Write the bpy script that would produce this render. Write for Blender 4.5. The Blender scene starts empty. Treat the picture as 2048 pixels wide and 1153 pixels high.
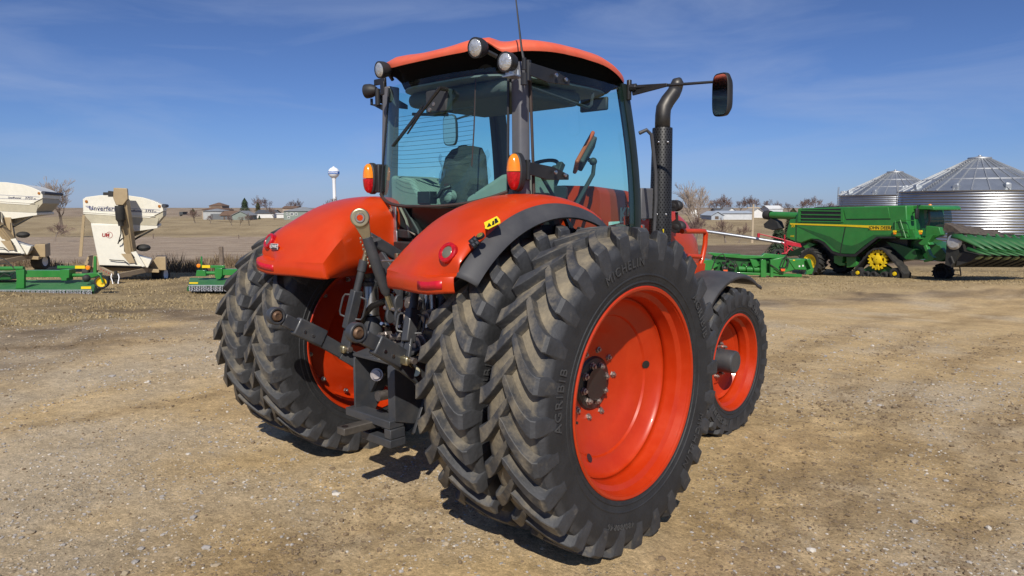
import bpy, bmesh, math, random
from mathutils import Vector as V, Matrix, noise
random.seed(11)
D = bpy.data; SC = bpy.context.scene; COL = SC.collection
rad = math.radians

# ------------------------------------------------------------------ camera
CAM = V((3.8393, -3.3621, 1.9963)); YAW = -0.7506; PITCH = -0.1152; FPX = 1406.87
cam_d = D.cameras.new('camera'); cam = D.objects.new('camera', cam_d); COL.objects.link(cam)
cam_d.sensor_width = 36; cam_d.lens = FPX / 2048 * 36; cam_d.clip_end = 6000; cam_d.clip_start = 0.05
cam.location = CAM; cam.rotation_euler = (math.pi / 2 + PITCH, 0, -YAW)
SC.camera = cam
cF = V((math.sin(YAW) * math.cos(PITCH), math.cos(YAW) * math.cos(PITCH), math.sin(PITCH)))
cR = V((math.cos(YAW), -math.sin(YAW), 0)); cU = cR.cross(cF)
FH = V((math.sin(YAW), math.cos(YAW), 0)); RH = cR.copy(); UP = V((0, 0, 1))
def ray(u, v): return cF + cR * ((u - 1024) / FPX) - cU * ((v - 576.5) / FPX)
def at(u, v, **k):                      # photo pixel -> point on an axis plane of the tractor
    d = ray(u, v); (a, val), = k.items(); i = 'xyz'.index(a)
    return CAM + d * ((val - CAM[i]) / d[i])
def P(u, v, Z):                         # photo pixel -> point at horizontal depth Z
    d = ray(u, v); return CAM + d * (Z / d.dot(FH))
def onp(u, v, o, n):                    # photo pixel -> point on plane
    d = ray(u, v); return CAM + d * ((o - CAM).dot(n) / d.dot(n))

# ------------------------------------------------------------------ mesh builder
class MB:
    def __init__(s): s.v = []; s.f = []; s.c = []
    def add(s, vs, fs, c=None):
        n = len(s.v); s.v += [tuple(p) for p in vs]; s.f += [tuple(i + n for i in f) for f in fs]
        s.c += (c if isinstance(c, list) else [c if c is not None else 0.0] * len(vs)); return s
    def obox(s, c, ax, ay, az):
        c = V(c); ax = V(ax); ay = V(ay); az = V(az)
        vs = [c + ax * i + ay * j + az * k for k in (-1, 1) for j in (-1, 1) for i in (-1, 1)]
        return s.add(vs, [(0, 2, 3, 1), (4, 5, 7, 6), (0, 1, 5, 4), (2, 6, 7, 3), (0, 4, 6, 2), (1, 3, 7, 5)])
    def box(s, c, d): return s.obox(c, (d[0] / 2, 0, 0), (0, d[1] / 2, 0), (0, 0, d[2] / 2))
    def bar(s, a, b, w, h, up=UP):      # w across, h along up
        a = V(a); b = V(b); d = (b - a); L = d.length; d.normalize()
        sd = d.cross(V(up));
        if sd.length < 1e-4: sd = d.cross(V((1, 0, 0)))
        sd.normalize(); u2 = sd.cross(d)
        return s.obox((a + b) / 2, d * (L / 2), sd * (w / 2), u2 * (h / 2))
    def grid(s, rows, cu=False, cv=False, c=None, flip=False):
        n = len(rows); m = len(rows[0]); vs = [p for r in rows for p in r]; fs = []
        for i in range(n if cu else n - 1):
            for j in range(m if cv else m - 1):
                q = (i * m + j, ((i + 1) % n) * m + j, ((i + 1) % n) * m + (j + 1) % m, i * m + (j + 1) % m)
                fs.append(q[::-1] if flip else q)
        return s.add(vs, fs, c)
    def tube(s, pts, r, n=8, cap=True):
        pts = [V(p) for p in pts]; m = len(pts); rs = r if isinstance(r, (list, tuple)) else [r] * m
        rings = []; pu = None
        for i, p in enumerate(pts):
            t = (pts[min(i + 1, m - 1)] - pts[max(i - 1, 0)]).normalized()
            if pu is None:
                pu = t.cross(UP) if abs(t.z) < .9 else t.cross(V((1, 0, 0)))
            pu = (pu - t * pu.dot(t)).normalized(); w = t.cross(pu)
            rings.append([p + (pu * math.cos(a) + w * math.sin(a)) * rs[i] for a in [2 * math.pi * k / n for k in range(n)]])
        s.grid(rings, cv=True)
        if cap:
            s.add(rings[0], [tuple(range(n))]); s.add(rings[-1], [tuple(range(n))[::-1]])
        return s
    def cyl(s, a, b, r, n=16): return s.tube([a, b], r, n)
    def lathe(s, prof, o, axis, n=32, c=None, closed=False):   # prof: (t, r)
        o = V(o); ax = V(axis).normalized(); e1 = ax.cross(UP)
        if e1.length < 1e-3: e1 = ax.cross(V((0, 1, 0)))
        e1.normalize(); e2 = ax.cross(e1)
        rows = []
        for t, r in prof:
            rows.append([o + ax * t + (e1 * math.cos(a) + e2 * math.sin(a)) * max(r, 1e-4) for a in [2 * math.pi * k / n for k in range(n)]])
        cc = None
        if isinstance(c, list): cc = [c[i] for i in range(len(prof)) for _ in range(n)]
        return s.grid(rows, cv=True, c=cc, cu=closed)
    def prism(s, poly, vec):
        vec = V(vec); n = len(poly); a = [V(p) for p in poly]; b = [p + vec for p in a]
        fs = [tuple(range(n)), tuple(range(n, 2 * n))[::-1]] + [(i, i + n, (i + 1) % n + n, (i + 1) % n)[::-1] for i in range(n)]
        return s.add(a + b, fs)
    def sphere(s, c, r, n=12, m=8, sc=(1, 1, 1)):
        c = V(c); rows = []
        for i in range(m + 1):
            ph = math.pi * i / m
            rows.append([c + V((r * sc[0] * math.sin(ph) * math.cos(a), r * sc[1] * math.sin(ph) * math.sin(a), r * sc[2] * math.cos(ph))) for a in [2 * math.pi * k / n for k in range(n)]])
        return s.grid(rows, cv=True)
    def build(s, name, m, parent=None, ang=35, bevel=0, seg=2, col=False, solid=0, weld=True):
        off = V((0, 0, 0))
        if parent is not None:
            q = parent
            while q is not None: off += q.location; q = q.parent
        me = D.meshes.new(name); me.from_pydata([tuple(V(p) - off) for p in s.v], [], s.f)
        me.validate(); me.update()
        if col:
            at_ = me.attributes.new('dust', 'FLOAT', 'POINT')
            at_.data.foreach_set('value', s.c[:len(me.vertices)])
        bm = bmesh.new(); bm.from_mesh(me)
        if weld: bmesh.ops.remove_doubles(bm, verts=bm.verts, dist=1e-5)
        bmesh.ops.recalc_face_normals(bm, faces=bm.faces)
        bm.to_mesh(me); bm.free()
        if ang:
            me.polygons.foreach_set('use_smooth', [True] * len(me.polygons)); me.set_sharp_from_angle(angle=rad(ang))
        me.materials.append(m)
        o = D.objects.new(name, me); COL.objects.link(o)
        if parent is not None: o.parent = parent
        if solid:
            md = o.modifiers.new('shell', 'SOLIDIFY'); md.thickness = solid; md.offset = 0
        if bevel:
            md = o.modifiers.new('edge', 'BEVEL'); md.width = bevel; md.segments = seg; md.limit_method = 'ANGLE'; md.angle_limit = rad(40)
        return o

def tag(o, label=None, cat=None, group=None, kind=None):
    if label: o['label'] = label
    if cat: o['category'] = cat
    if group: o['group'] = group
    if kind: o['kind'] = kind
    return o
def thing(name, loc, label, cat, group=None, parent=None):
    o = D.objects.new(name, None); COL.objects.link(o); o.location = V(loc); o.empty_display_size = .2
    return tag(o, label, cat, group)
def node(name, loc, parent):            # an Empty that stands for a part with sub-parts; loc is in world space
    o = D.objects.new(name, None); COL.objects.link(o); o.parent = parent
    off = V((0, 0, 0)); q = parent
    while q is not None: off += q.location; q = q.parent
    o.location = V(loc) - off; o.empty_display_size = .1; return o
def copy_tree(o, parent=None):
    c = o.copy(); COL.objects.link(c)
    if parent is not None: c.parent = parent
    for ch in list(o.children): copy_tree(ch, c)
    return c
def arc(c, r, a0, a1, n, e1, e2): return [V(c) + V(e1) * (r * math.cos(a)) + V(e2) * (r * math.sin(a)) for a in [a0 + (a1 - a0) * i / n for i in range(n + 1)]]

# ------------------------------------------------------------------ materials
MATS = {}
def mat(name, col, rough=.5, metal=0.0, var=.1, scale=6, bump=0.0, bscale=60, coat=0.0, dust=0.0, dcol=(.30, .235, .16), spec=.5, dscale=5, attr=None, wave=None, rvar=.12):
    if name in MATS: return MATS[name]
    m = D.materials.new(name); m.use_nodes = True; nt = m.node_tree; N = nt.nodes; L = nt.links
    b = N['Principled BSDF']; MATS[name] = m
    tc = N.new('ShaderNodeTexCoord')
    n1 = N.new('ShaderNodeTexNoise'); n1.inputs['Scale'].default_value = scale; n1.inputs['Detail'].default_value = 8; n1.inputs['Roughness'].default_value = .62
    L.new(tc.outputs['Object'], n1.inputs['Vector'])
    mx = N.new('ShaderNodeMix'); mx.data_type = 'RGBA'
    mx.inputs[6].default_value = (*[c * (1 - var) for c in col], 1); mx.inputs[7].default_value = (*[min(1, c * (1 + var)) for c in col], 1)
    cr = N.new('ShaderNodeMapRange'); cr.inputs[1].default_value = .3; cr.inputs[2].default_value = .7
    L.new(n1.outputs['Fac'], cr.inputs[0]); L.new(cr.outputs[0], mx.inputs[0]); out = mx.outputs[2]
    rr = N.new('ShaderNodeMapRange'); rr.inputs[3].default_value = max(0.02, rough - rvar * rough); rr.inputs[4].default_value = min(1, rough + rvar)
    L.new(n1.outputs['Fac'], rr.inputs[0]); ro = rr.outputs[0]
    if dust or attr:
        n2 = N.new('ShaderNodeTexNoise'); n2.inputs['Scale'].default_value = dscale; n2.inputs['Detail'].default_value = 10; n2.inputs['Roughness'].default_value = .7
        L.new(tc.outputs['Object'], n2.inputs['Vector'])
        if attr:
            dk = N.new('ShaderNodeAttribute'); dk.attribute_name = attr; dm = N.new('ShaderNodeMapRange'); dm.inputs[1].default_value = -.02; dm.inputs[2].default_value = .2; dm.inputs[3].default_value = .48; dm.inputs[4].default_value = 1
            L.new(dk.outputs['Fac'], dm.inputs[0]); dv_ = N.new('ShaderNodeVectorMath'); dv_.operation = 'SCALE'; L.new(out, dv_.inputs[0]); L.new(dm.outputs[0], dv_.inputs['Scale']); out = dv_.outputs[0]
            a = N.new('ShaderNodeAttribute'); a.attribute_name = attr
            ad = N.new('ShaderNodeMath'); ad.operation = 'ADD'; L.new(n2.outputs['Fac'], ad.inputs[0]); L.new(a.outputs['Fac'], ad.inputs[1])
            src = ad.outputs[0]; lo, hi = .80, 1.22
        else:
            src = n2.outputs['Fac']; lo, hi = .42, .85
        r2 = N.new('ShaderNodeMapRange'); r2.inputs[1].default_value = lo; r2.inputs[2].default_value = hi; r2.inputs[4].default_value = (dust or 1)
        L.new(src, r2.inputs[0])
        m2 = N.new('ShaderNodeMix'); m2.data_type = 'RGBA'; m2.inputs[7].default_value = (*dcol, 1)
        L.new(r2.outputs[0], m2.inputs[0]); L.new(out, m2.inputs[6]); out = m2.outputs[2]
        m3 = N.new('ShaderNodeMix'); m3.inputs[3].default_value = .9
        L.new(r2.outputs[0], m3.inputs[0]); L.new(ro, m3.inputs[2]); ro = m3.outputs[0]
    L.new(out, b.inputs['Base Color']); L.new(ro, b.inputs['Roughness'])
    b.inputs['Metallic'].default_value = metal; b.inputs['Coat Weight'].default_value = coat; b.inputs['Coat Roughness'].default_value = .08
    b.inputs['Specular IOR Level'].default_value = spec
    if bump or wave:
        bp = N.new('ShaderNodeBump'); bp.inputs['Strength'].default_value = bump or 1; bp.inputs['Distance'].default_value = .01
        if wave:
            w = N.new('ShaderNodeTexWave'); w.bands_direction = wave[0]; w.inputs['Scale'].default_value = wave[1]; w.wave_profile = wave[2] if len(wave) > 2 else 'SIN'
            L.new(tc.outputs['Object'], w.inputs['Vector']); L.new(w.outputs['Fac'], bp.inputs['Height'])
            bp.inputs['Distance'].default_value = wave[3] if len(wave) > 3 else .02
        else:
            n3 = N.new('ShaderNodeTexNoise'); n3.inputs['Scale'].default_value = bscale; n3.inputs['Detail'].default_value = 6
            L.new(tc.outputs['Object'], n3.inputs['Vector']); L.new(n3.outputs['Fac'], bp.inputs['Height'])
        L.new(bp.outputs[0], b.inputs['Normal'])
    return m
def glass(name, tint, refl=1.0, dirt=.03):
    m = D.materials.new(name); m.use_nodes = True; nt = m.node_tree; N = nt.nodes; L = nt.links; N.clear()
    o = N.new('ShaderNodeOutputMaterial'); t = N.new('ShaderNodeBsdfTransparent'); t.inputs[0].default_value = (*tint, 1)
    g = N.new('ShaderNodeBsdfGlossy'); g.inputs['Roughness'].default_value = .03; g.inputs[0].default_value = (.9, .95, 1, 1)
    lw = N.new('ShaderNodeLayerWeight'); pw = N.new('ShaderNodeMath'); pw.operation = 'POWER'; pw.inputs[1].default_value = 5; L.new(lw.outputs['Facing'], pw.inputs[0])
    ml = N.new('ShaderNodeMath'); ml.operation = 'MULTIPLY_ADD'; ml.inputs[1].default_value = .85 * refl; ml.inputs[2].default_value = .045 * refl; L.new(pw.outputs[0], ml.inputs[0])
    mx = N.new('ShaderNodeMixShader'); L.new(ml.outputs[0], mx.inputs[0]); L.new(t.outputs[0], mx.inputs[1]); L.new(g.outputs[0], mx.inputs[2])
    d = N.new('ShaderNodeBsdfDiffuse'); d.inputs[0].default_value = (.5, .48, .42, 1)
    tc = N.new('ShaderNodeTexCoord'); n = N.new('ShaderNodeTexNoise'); n.inputs['Scale'].default_value = 4; n.inputs['Detail'].default_value = 8
    L.new(tc.outputs['Object'], n.inputs['Vector'])
    mr = N.new('ShaderNodeMapRange'); mr.inputs[1].default_value = .4; mr.inputs[2].default_value = .8; mr.inputs[4].default_value = dirt; mr.inputs[3].default_value = dirt * .25; L.new(n.outputs['Fac'], mr.inputs[0])
    m2 = N.new('ShaderNodeMixShader'); L.new(mr.outputs[0], m2.inputs[0]); L.new(mx.outputs[0], m2.inputs[1]); L.new(d.outputs[0], m2.inputs[2])
    L.new(m2.outputs[0], o.inputs[0]); MATS[name] = m; return m

ORANGE = mat('orange paint', (.51, .037, .0018), .34, var=.07, coat=.14, dust=.16, dcol=(.48, .12, .03), dscale=4, spec=.4)
RIMOR = mat('orange rim paint', (.43, .026, .0012), .34, var=.08, coat=.12, dust=.16, dcol=(.40, .10, .025), dscale=6, spec=.4)
ROOFOR = mat('faded orange roof', (.66, .105, .045), .45, var=.06, coat=.1, dust=.22, dcol=(.6, .3, .2), dscale=7)
RUBBER = mat('tyre rubber', (.038, .039, .043), .62, var=.3, scale=9, bump=.35, bscale=45, attr='dust', dcol=(.26, .215, .145), dscale=7, spec=.5)
BLACKP = mat('black plastic', (.016, .016, .018), .55, var=.2, dust=.12, dcol=(.12, .1, .08), scale=10)
FLARE = mat('weathered fender rubber', (.045, .045, .05), .6, var=.18, dust=.25, dcol=(.13, .12, .11), scale=5)
CAST = mat('dark grey casting paint', (.038, .041, .048), .42, var=.2, dust=.3, dcol=(.15, .125, .095), dscale=9, coat=.1)
STEEL = mat('bright steel', (.5, .5, .5), .25, 1, var=.15)
ZINC = mat('yellow zinc steel', (.42, .37, .24), .35, .9, var=.15)
GALV = mat('galvanised strip', (.5, .52, .54), .35, .9, var=.2, scale=20)
RUST = mat('rusty ball', (.18, .11, .07), .45, .6, var=.35, scale=25)
BLKM = mat('black painted metal', (.012, .012, .013), .38, var=.2, dust=.06, coat=.15)
PILLAR = mat('grey pillar paint', (.11, .112, .125), .4, var=.1, dust=.15)
INTER = mat('grey green cab plastic', (.22, .245, .22), .6, var=.08)
INTD = mat('dark cab trim', (.03, .032, .035), .6, var=.15)
HEADL = mat('grey headliner', (.16, .175, .18), .8, var=.1)
SEATF = mat('seat fabric', (.022, .023, .026), .85, var=.25, scale=40, bump=.3, bscale=150)
AMBER = mat('amber lens', (.85, .24, .01), .15, var=.15, scale=30, coat=.5)
REDL = mat('red lens', (.42, .004, .008), .2, var=.35, scale=60, coat=.3)
REFL = mat('red reflector', (.50, .008, .02), .3, var=.12, scale=50)
LENSW = mat('clear lamp lens', (.62, .62, .6), .12, .65, var=.35, scale=40, bump=.5, bscale=90)
LENSD = mat('smoked lens', (.16, .15, .11), .15, .2, var=.2)
YELST = mat('yellow sticker', (.8, .62, .02), .4, var=.06)
BLKST = mat('black print', (.01, .01, .01), .5, var=.1)
WHTST = mat('white print', (.75, .75, .75), .45, var=.04)
CHROME = mat('mirror face', (.75, .77, .78), .04, 1, var=.02)
GLASS = glass('tinted cab glass', (.73, .985, .93), 1.0, .012)
GLASSF = glass('front cab glass', (.80, .985, .95), .3, .01)
EXHP = mat('sooty exhaust steel', (.07, .066, .062), .4, .7, var=.3, dust=.2, dcol=(.05, .045, .04))

def text(body, name, m, parent, origin, ex, ey, size, depth=.002, align='CENTER', shear=0.0, bend=None, spacing=1.0, bold=0.0):
    cu = D.curves.new(name, 'FONT'); cu.body = body; cu.size = 1; cu.align_x = align; cu.align_y = 'CENTER'; cu.extrude = .0; cu.shear = shear; cu.space_character = spacing; cu.offset = bold; cu.resolution_u = 3
    o = D.objects.new(name, cu); COL.objects.link(o)
    dg = bpy.context.evaluated_depsgraph_get(); me = D.meshes.new_from_object(o.evaluated_get(dg))
    D.objects.remove(o); D.curves.remove(cu)
    ex = V(ex).normalized(); ey = V(ey).normalized(); origin = V(origin)
    b = MB(); b.v = [tuple(bend(p.co.x * size, p.co.y * size)) if bend else tuple(origin + ex * (p.co.x * size) + ey * (p.co.y * size)) for p in me.vertices]
    b.f = [tuple(f.vertices) for f in me.polygons]; D.meshes.remove(me)
    o = b.build(name, m, parent, ang=0, weld=False)
    if depth:
        md = o.modifiers.new('relief', 'SOLIDIFY'); md.thickness = depth; md.offset = 0
    return o
# ================================================================== TRACTOR
tractor = thing('tractor', (0, 0, 0), 'large orange tractor with dual rear wheels, tinted glass cab and raised rear hitch', 'tractor')
T = tractor
AZ = .94
# ---- wheels ------------------------------------------------------
def tyre_mb(R, base, sh, hw, rimr, N, lugdeg, span, seed):
    rnd = random.Random(seed); b = MB()
    rs = rimr
    prof = [(-.168, rs - .012), (-.180, rs + .010), (-.182, rs + .02), (-.188, rs + .024), (-.188, rs + .030), (-.184, rs + .034), (-.190, rs + .06), (-.194, rs + .064), (-.194, rs + .070), (-.191, rs + .074), (-.196, rs + .12), (-.199, rs + .18), (-.196, base - .07), (-.190, base - .04), (-.176, base - .02), (-.14, base - .009), (-.07, base - .002), (0, base)]
    k = sh / .18
    prof = [(x * k, r) for x, r in prof]
    prof = prof + [(-x, r) for x, r in prof[:-1]][::-1]
    dv = []
    for x, r in prof: dv.append(.54 if abs(x) < .16 * k else (.22 if r > base - .06 else -.02))
    n = 112; rows = []; cc = []
    for i, (x, r) in enumerate(prof):
        rows.append([V((x, -r * math.cos(a), r * math.sin(a))) for a in [2 * math.pi * j / n for j in range(n)]]); cc += [dv[i]] * n
    b.grid(rows, cv=True, c=cc)
    def pt(x, r, deg): a = rad(deg); return V((x, -r * math.cos(a), r * math.sin(a)))
    pitch = 360 / N
    st = [-.13, .02, .2, .42, .64, .84, .97]           # along the lug, 0 = centre line, 1 = shoulder
    for side in (-1, 1):
        for i in range(N):
            th0 = i * pitch + (pitch / 2 if side > 0 else 0) + rnd.uniform(-.12, .12)
            rows = []; cc = []
            for s in st:
                x = side * s * sh; dth = span * (1 - (1 - s) ** 1.42) if s >= 0 else span * s * 1.2
                c = th0 - dth; w = lugdeg * (.78 + .40 * max(0, s)) / 2
                if s < 0: w *= .72
                rt = R - .010 * (abs(s) ** 2.2) - rnd.uniform(0, .003); rb = base - .012 - .022 * s * s
                bl = .75
                rows.append([pt(x, rb, c - w - bl), pt(x, rt - .004, c - w - .1), pt(x, rt, c - w + .14), pt(x, rt, c + w - .14), pt(x, rt - .004, c + w + .1), pt(x, rb, c + w + bl)])
                d1 = .34 + rnd.uniform(-.1, .12); cc += [.42, .22, d1, d1, .30, .45]
            # over the shoulder and down the side wall
            for (xx, rtt, rbb, wm, dd) in ((1.075, R - .028, base - .05, 1.0, 0), (1.11, R - .075, base - .075, .92, .15), (1.112, base - .115, base - .135, .7, .3)):
                x = side * sh * xx; xb = side * sh * min(xx, 1.085) ; c = th0 - span - dd; w = lugdeg * 1.16 * wm / 2
                rows.append([pt(xb, rbb, c - w - .7), pt(x, rtt - .004, c - w - .1), pt(x, rtt, c - w + .3), pt(x, rtt, c + w - .3), pt(x, rtt - .004, c + w + .1), pt(xb, rbb, c + w + .7)])
                cc += [.15, .14, .22, .22, .14, .15]
            nb = len(b.v)
            b.grid(rows, c=cc); m6 = len(rows)
            b.f.append(tuple(nb + j for j in range(6))); b.f.append(tuple(nb + (m6 - 1) * 6 + j for j in range(6))[::-1])
    return b
def shift(b, o):
    o = V(o); b.v = [tuple(V(p) + o) for p in b.v]; return b
def rim_mb(s, R, hw, disc):          # s: outward direction (+1 / -1); disc profile in outward coordinates
    b = MB()
    prof = [(hw - .012, R - .022), (hw + .004, R - .018), (hw + .008, R - .004), (hw + .002, R + .004), (hw - .006, R), (hw - .01, R - .024), (hw - .055, R - .036), (hw - .062, R - .046), (hw - .075, R - .062), (hw * .25, R - .072), (.012, R - .078)]
    b.lathe([(t, r) for t, r in prof], (0, 0, 0), (s, 0, 0), 72)
    back = [(.012, R - .078), (-hw * .3, R - .075), (-hw + .08, R - .066), (-hw + .062, R - .046), (-hw + .05, R - .036), (-hw + .01, R - .024), (-hw - .004, R), (-hw - .008, R - .006), (-hw - .002, R - .018)]
    b.lathe(back, (0, 0, 0), (s, 0, 0), 72)
    b.lathe([(.012, R - .078)] + disc, (0, 0, 0), (s, 0, 0), 72)
    return b
def nut(c, ax, r=.017, h=.028):
    b = MB(); b.lathe([(0, r * 1.25), (.004, r * 1.25), (.004, r), (h, r), (h + .002, r * .55), (h + .012, r * .5), (h + .012, 0)], c, ax, 6); return b
tyre_big = tyre_mb(.947, .893, .178, .178, .61, 28, 4.5, 11.6, 3)
def rear_wheel(x, s, outer):
    w = node('rear_wheel', (x, 0, AZ), T); rot = random.uniform(0, 12.8)
    o = None
    b = MB(); b.v = list(tyre_big.v); b.f = list(tyre_big.f); b.c = list(tyre_big.c)
    Mr = Matrix.Rotation(rad(-5.2 if (s > 0 and outer) else (-.8 if s > 0 else rot)), 4, 'X')
    b.v = [tuple(Mr @ V(p) + V((x, 0, AZ))) for p in b.v]
    ty = b.build('tyre', RUBBER, w, ang=24, col=True, weld=False)
    if outer:
        disc = [(.016, .530), (.016, .522), (.006, .519), (-.012, .505), (-.045, .45), (-.052, .425), (-.066, .418), (-.085, .36), (-.105, .325), (-.118, .30), (-.128, .26), (-.15, .20), (-.158, .12), (-.158, 0)]
    else:
        disc = [(.03, .52), (.05, .505), (.05, .44), (.03, .40), (.02, .30), (.05, .25), (.06, .17), (.06, 0)]
    r = shift(rim_mb(s, .61, .176, disc), (x, 0, AZ)).build('rim', RIMOR, w, ang=30)
    if outer:
        h = MB(); hx = x - s * .158
        h.lathe([(-.01, .165), (.006, .165), (.010, .158), (.016, .152), (.016, .150)], (hx, 0, AZ), (s, 0, 0), 40)
        h.lathe([(.016, .150), (.018, .142), (.022, .075), (.034, .072), (.036, .068), (.03, .06), (.03, 0)], (hx, 0, AZ), (s, 0, 0), 40)
        h.build('hub', BLKM, w, ang=30)
        for k in range(8):
            a = 2 * math.pi * (k + .3) / 8; nut((hx + s * .018, .112 * math.cos(a), AZ + .112 * math.sin(a)), (s, 0, 0), .021, .018).build('wheel_bolt', STEELD, w, ang=25)
        for k in range(9):
            a = 2 * math.pi * (k + .15) / 10; nut((hx + s * .004, .205 * math.cos(a), AZ + .205 * math.sin(a)), (s, 0, 0), .02, .014).build('wheel_bolt', STEELD, w, ang=25)
        rv = MB(); rv.tube([(x + s * .11, -.545, AZ - .06), (x + s * .15, -.535, AZ - .06)], .008, 8); rv.build('valve_stem', BLKM, w)
        for k in range(3):
            a = rad(8 + 120 * k); c = V((x - s * .052, .43 * math.cos(a), AZ + .43 * math.sin(a)))
            nrm = V((s * .87, -.5 * math.cos(a), -.5 * math.sin(a)))
            MB().lathe([(.0035, .0), (.0035, .026)], c, nrm, 18).build('disc_hole', BLKM, w)
    else:
        for k in range(12):
            a = 2 * math.pi * (k + .4) / 12; nut((x + s * .03, .475 * math.cos(a), AZ + .475 * math.sin(a)), (-s, 0, 0), .016, .022).build('wheel_bolt', STEEL, w, ang=25)
    def bend(cx, cy, rr, a0):
        a = rad(a0) - cx / rr; q = rr + cy; return V((x + s * .1995, -q * math.cos(a) , AZ + q * math.sin(a)))
    SWT = mat('raised rubber lettering', (.046, .046, .048), .6, var=.2)
    for body, a0, sz in (('AGRIBIB', 8 if s > 0 else 172, .075), ('MICHELIN', 215, .07), ('480/80R46', 285, .05), ('AGRIBIB', 150, .075), ('MICHELIN', 75, .07)):
        text(body, 'sidewall_lettering', SWT, ty, (0, 0, 0), (1, 0, 0), (0, 1, 0), sz, .004, bend=(lambda cx, cy, a0=a0: bend(-cx if s > 0 else cx, cy, .755, a0)), spacing=1.25)
STEELD = mat('worn bolt steel', (.33, .29, .27), .4, .85, var=.3, scale=30)
for s in (1, -1):
    rear_wheel(s * 1.52, s, True); rear_wheel(s * 1.013, s, False)
FX, FY, FZ = .83, 2.72, .564
tyre_small = tyre_mb(.70, .662, .170, .17, .452, 24, 5.4, 13.5, 5)
for s in (1, -1):
    w = node('front_wheel', (s * FX, FY, FZ), T)
    b = MB(); b.v = [tuple(V(p) + V((s * FX, FY, FZ))) for p in tyre_small.v]; b.f = list(tyre_small.f); b.c = [c * .75 for c in tyre_small.c]
    ty = b.build('tyre', RUBBER, w, ang=24, col=True, weld=False)
    def bendf(cx, cy, a0, s=s):
        a = rad(a0) + (cx if s > 0 else -cx) / .56; q = .56 + cy; return V((s * (FX + .191), FY - q * math.cos(a), FZ + q * math.sin(a)))
    for a0 in (125, 305):
        text('MICHELIN', 'sidewall_lettering', MATS['raised rubber lettering'], ty, (0, 0, 0), (1, 0, 0), (0, 1, 0), .07, .004, bend=lambda cx, cy, a0=a0: bendf(cx, cy, a0), spacing=1.15)
    disc = [(.02, .368), (-.01, .352), (-.03, .30), (-.035, .24), (-.02, .225), (-.02, 0)]
    shift(rim_mb(s, .452, .166, disc), (s * FX, FY, FZ)).build('rim', RIMOR, w, ang=30)
    h = MB(); hx = s * (FX - .02)
    h.lathe([(0, .115), (.02, .115), (.025, .108), (.17, .108), (.182, .104), (.19, .094), (.19, 0)], (hx, FY, FZ), (s, 0, 0), 40)
    h.build('hub_cap', CAST, w, ang=30)
    for k in range(10):
        a = 2 * math.pi * (k + .2) / 10; nut((hx + s * .002, FY + .155 * math.cos(a), FZ + .155 * math.sin(a)), (s, 0, 0), .017, .03).build('wheel_nut', STEELD, w, ang=25)

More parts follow.
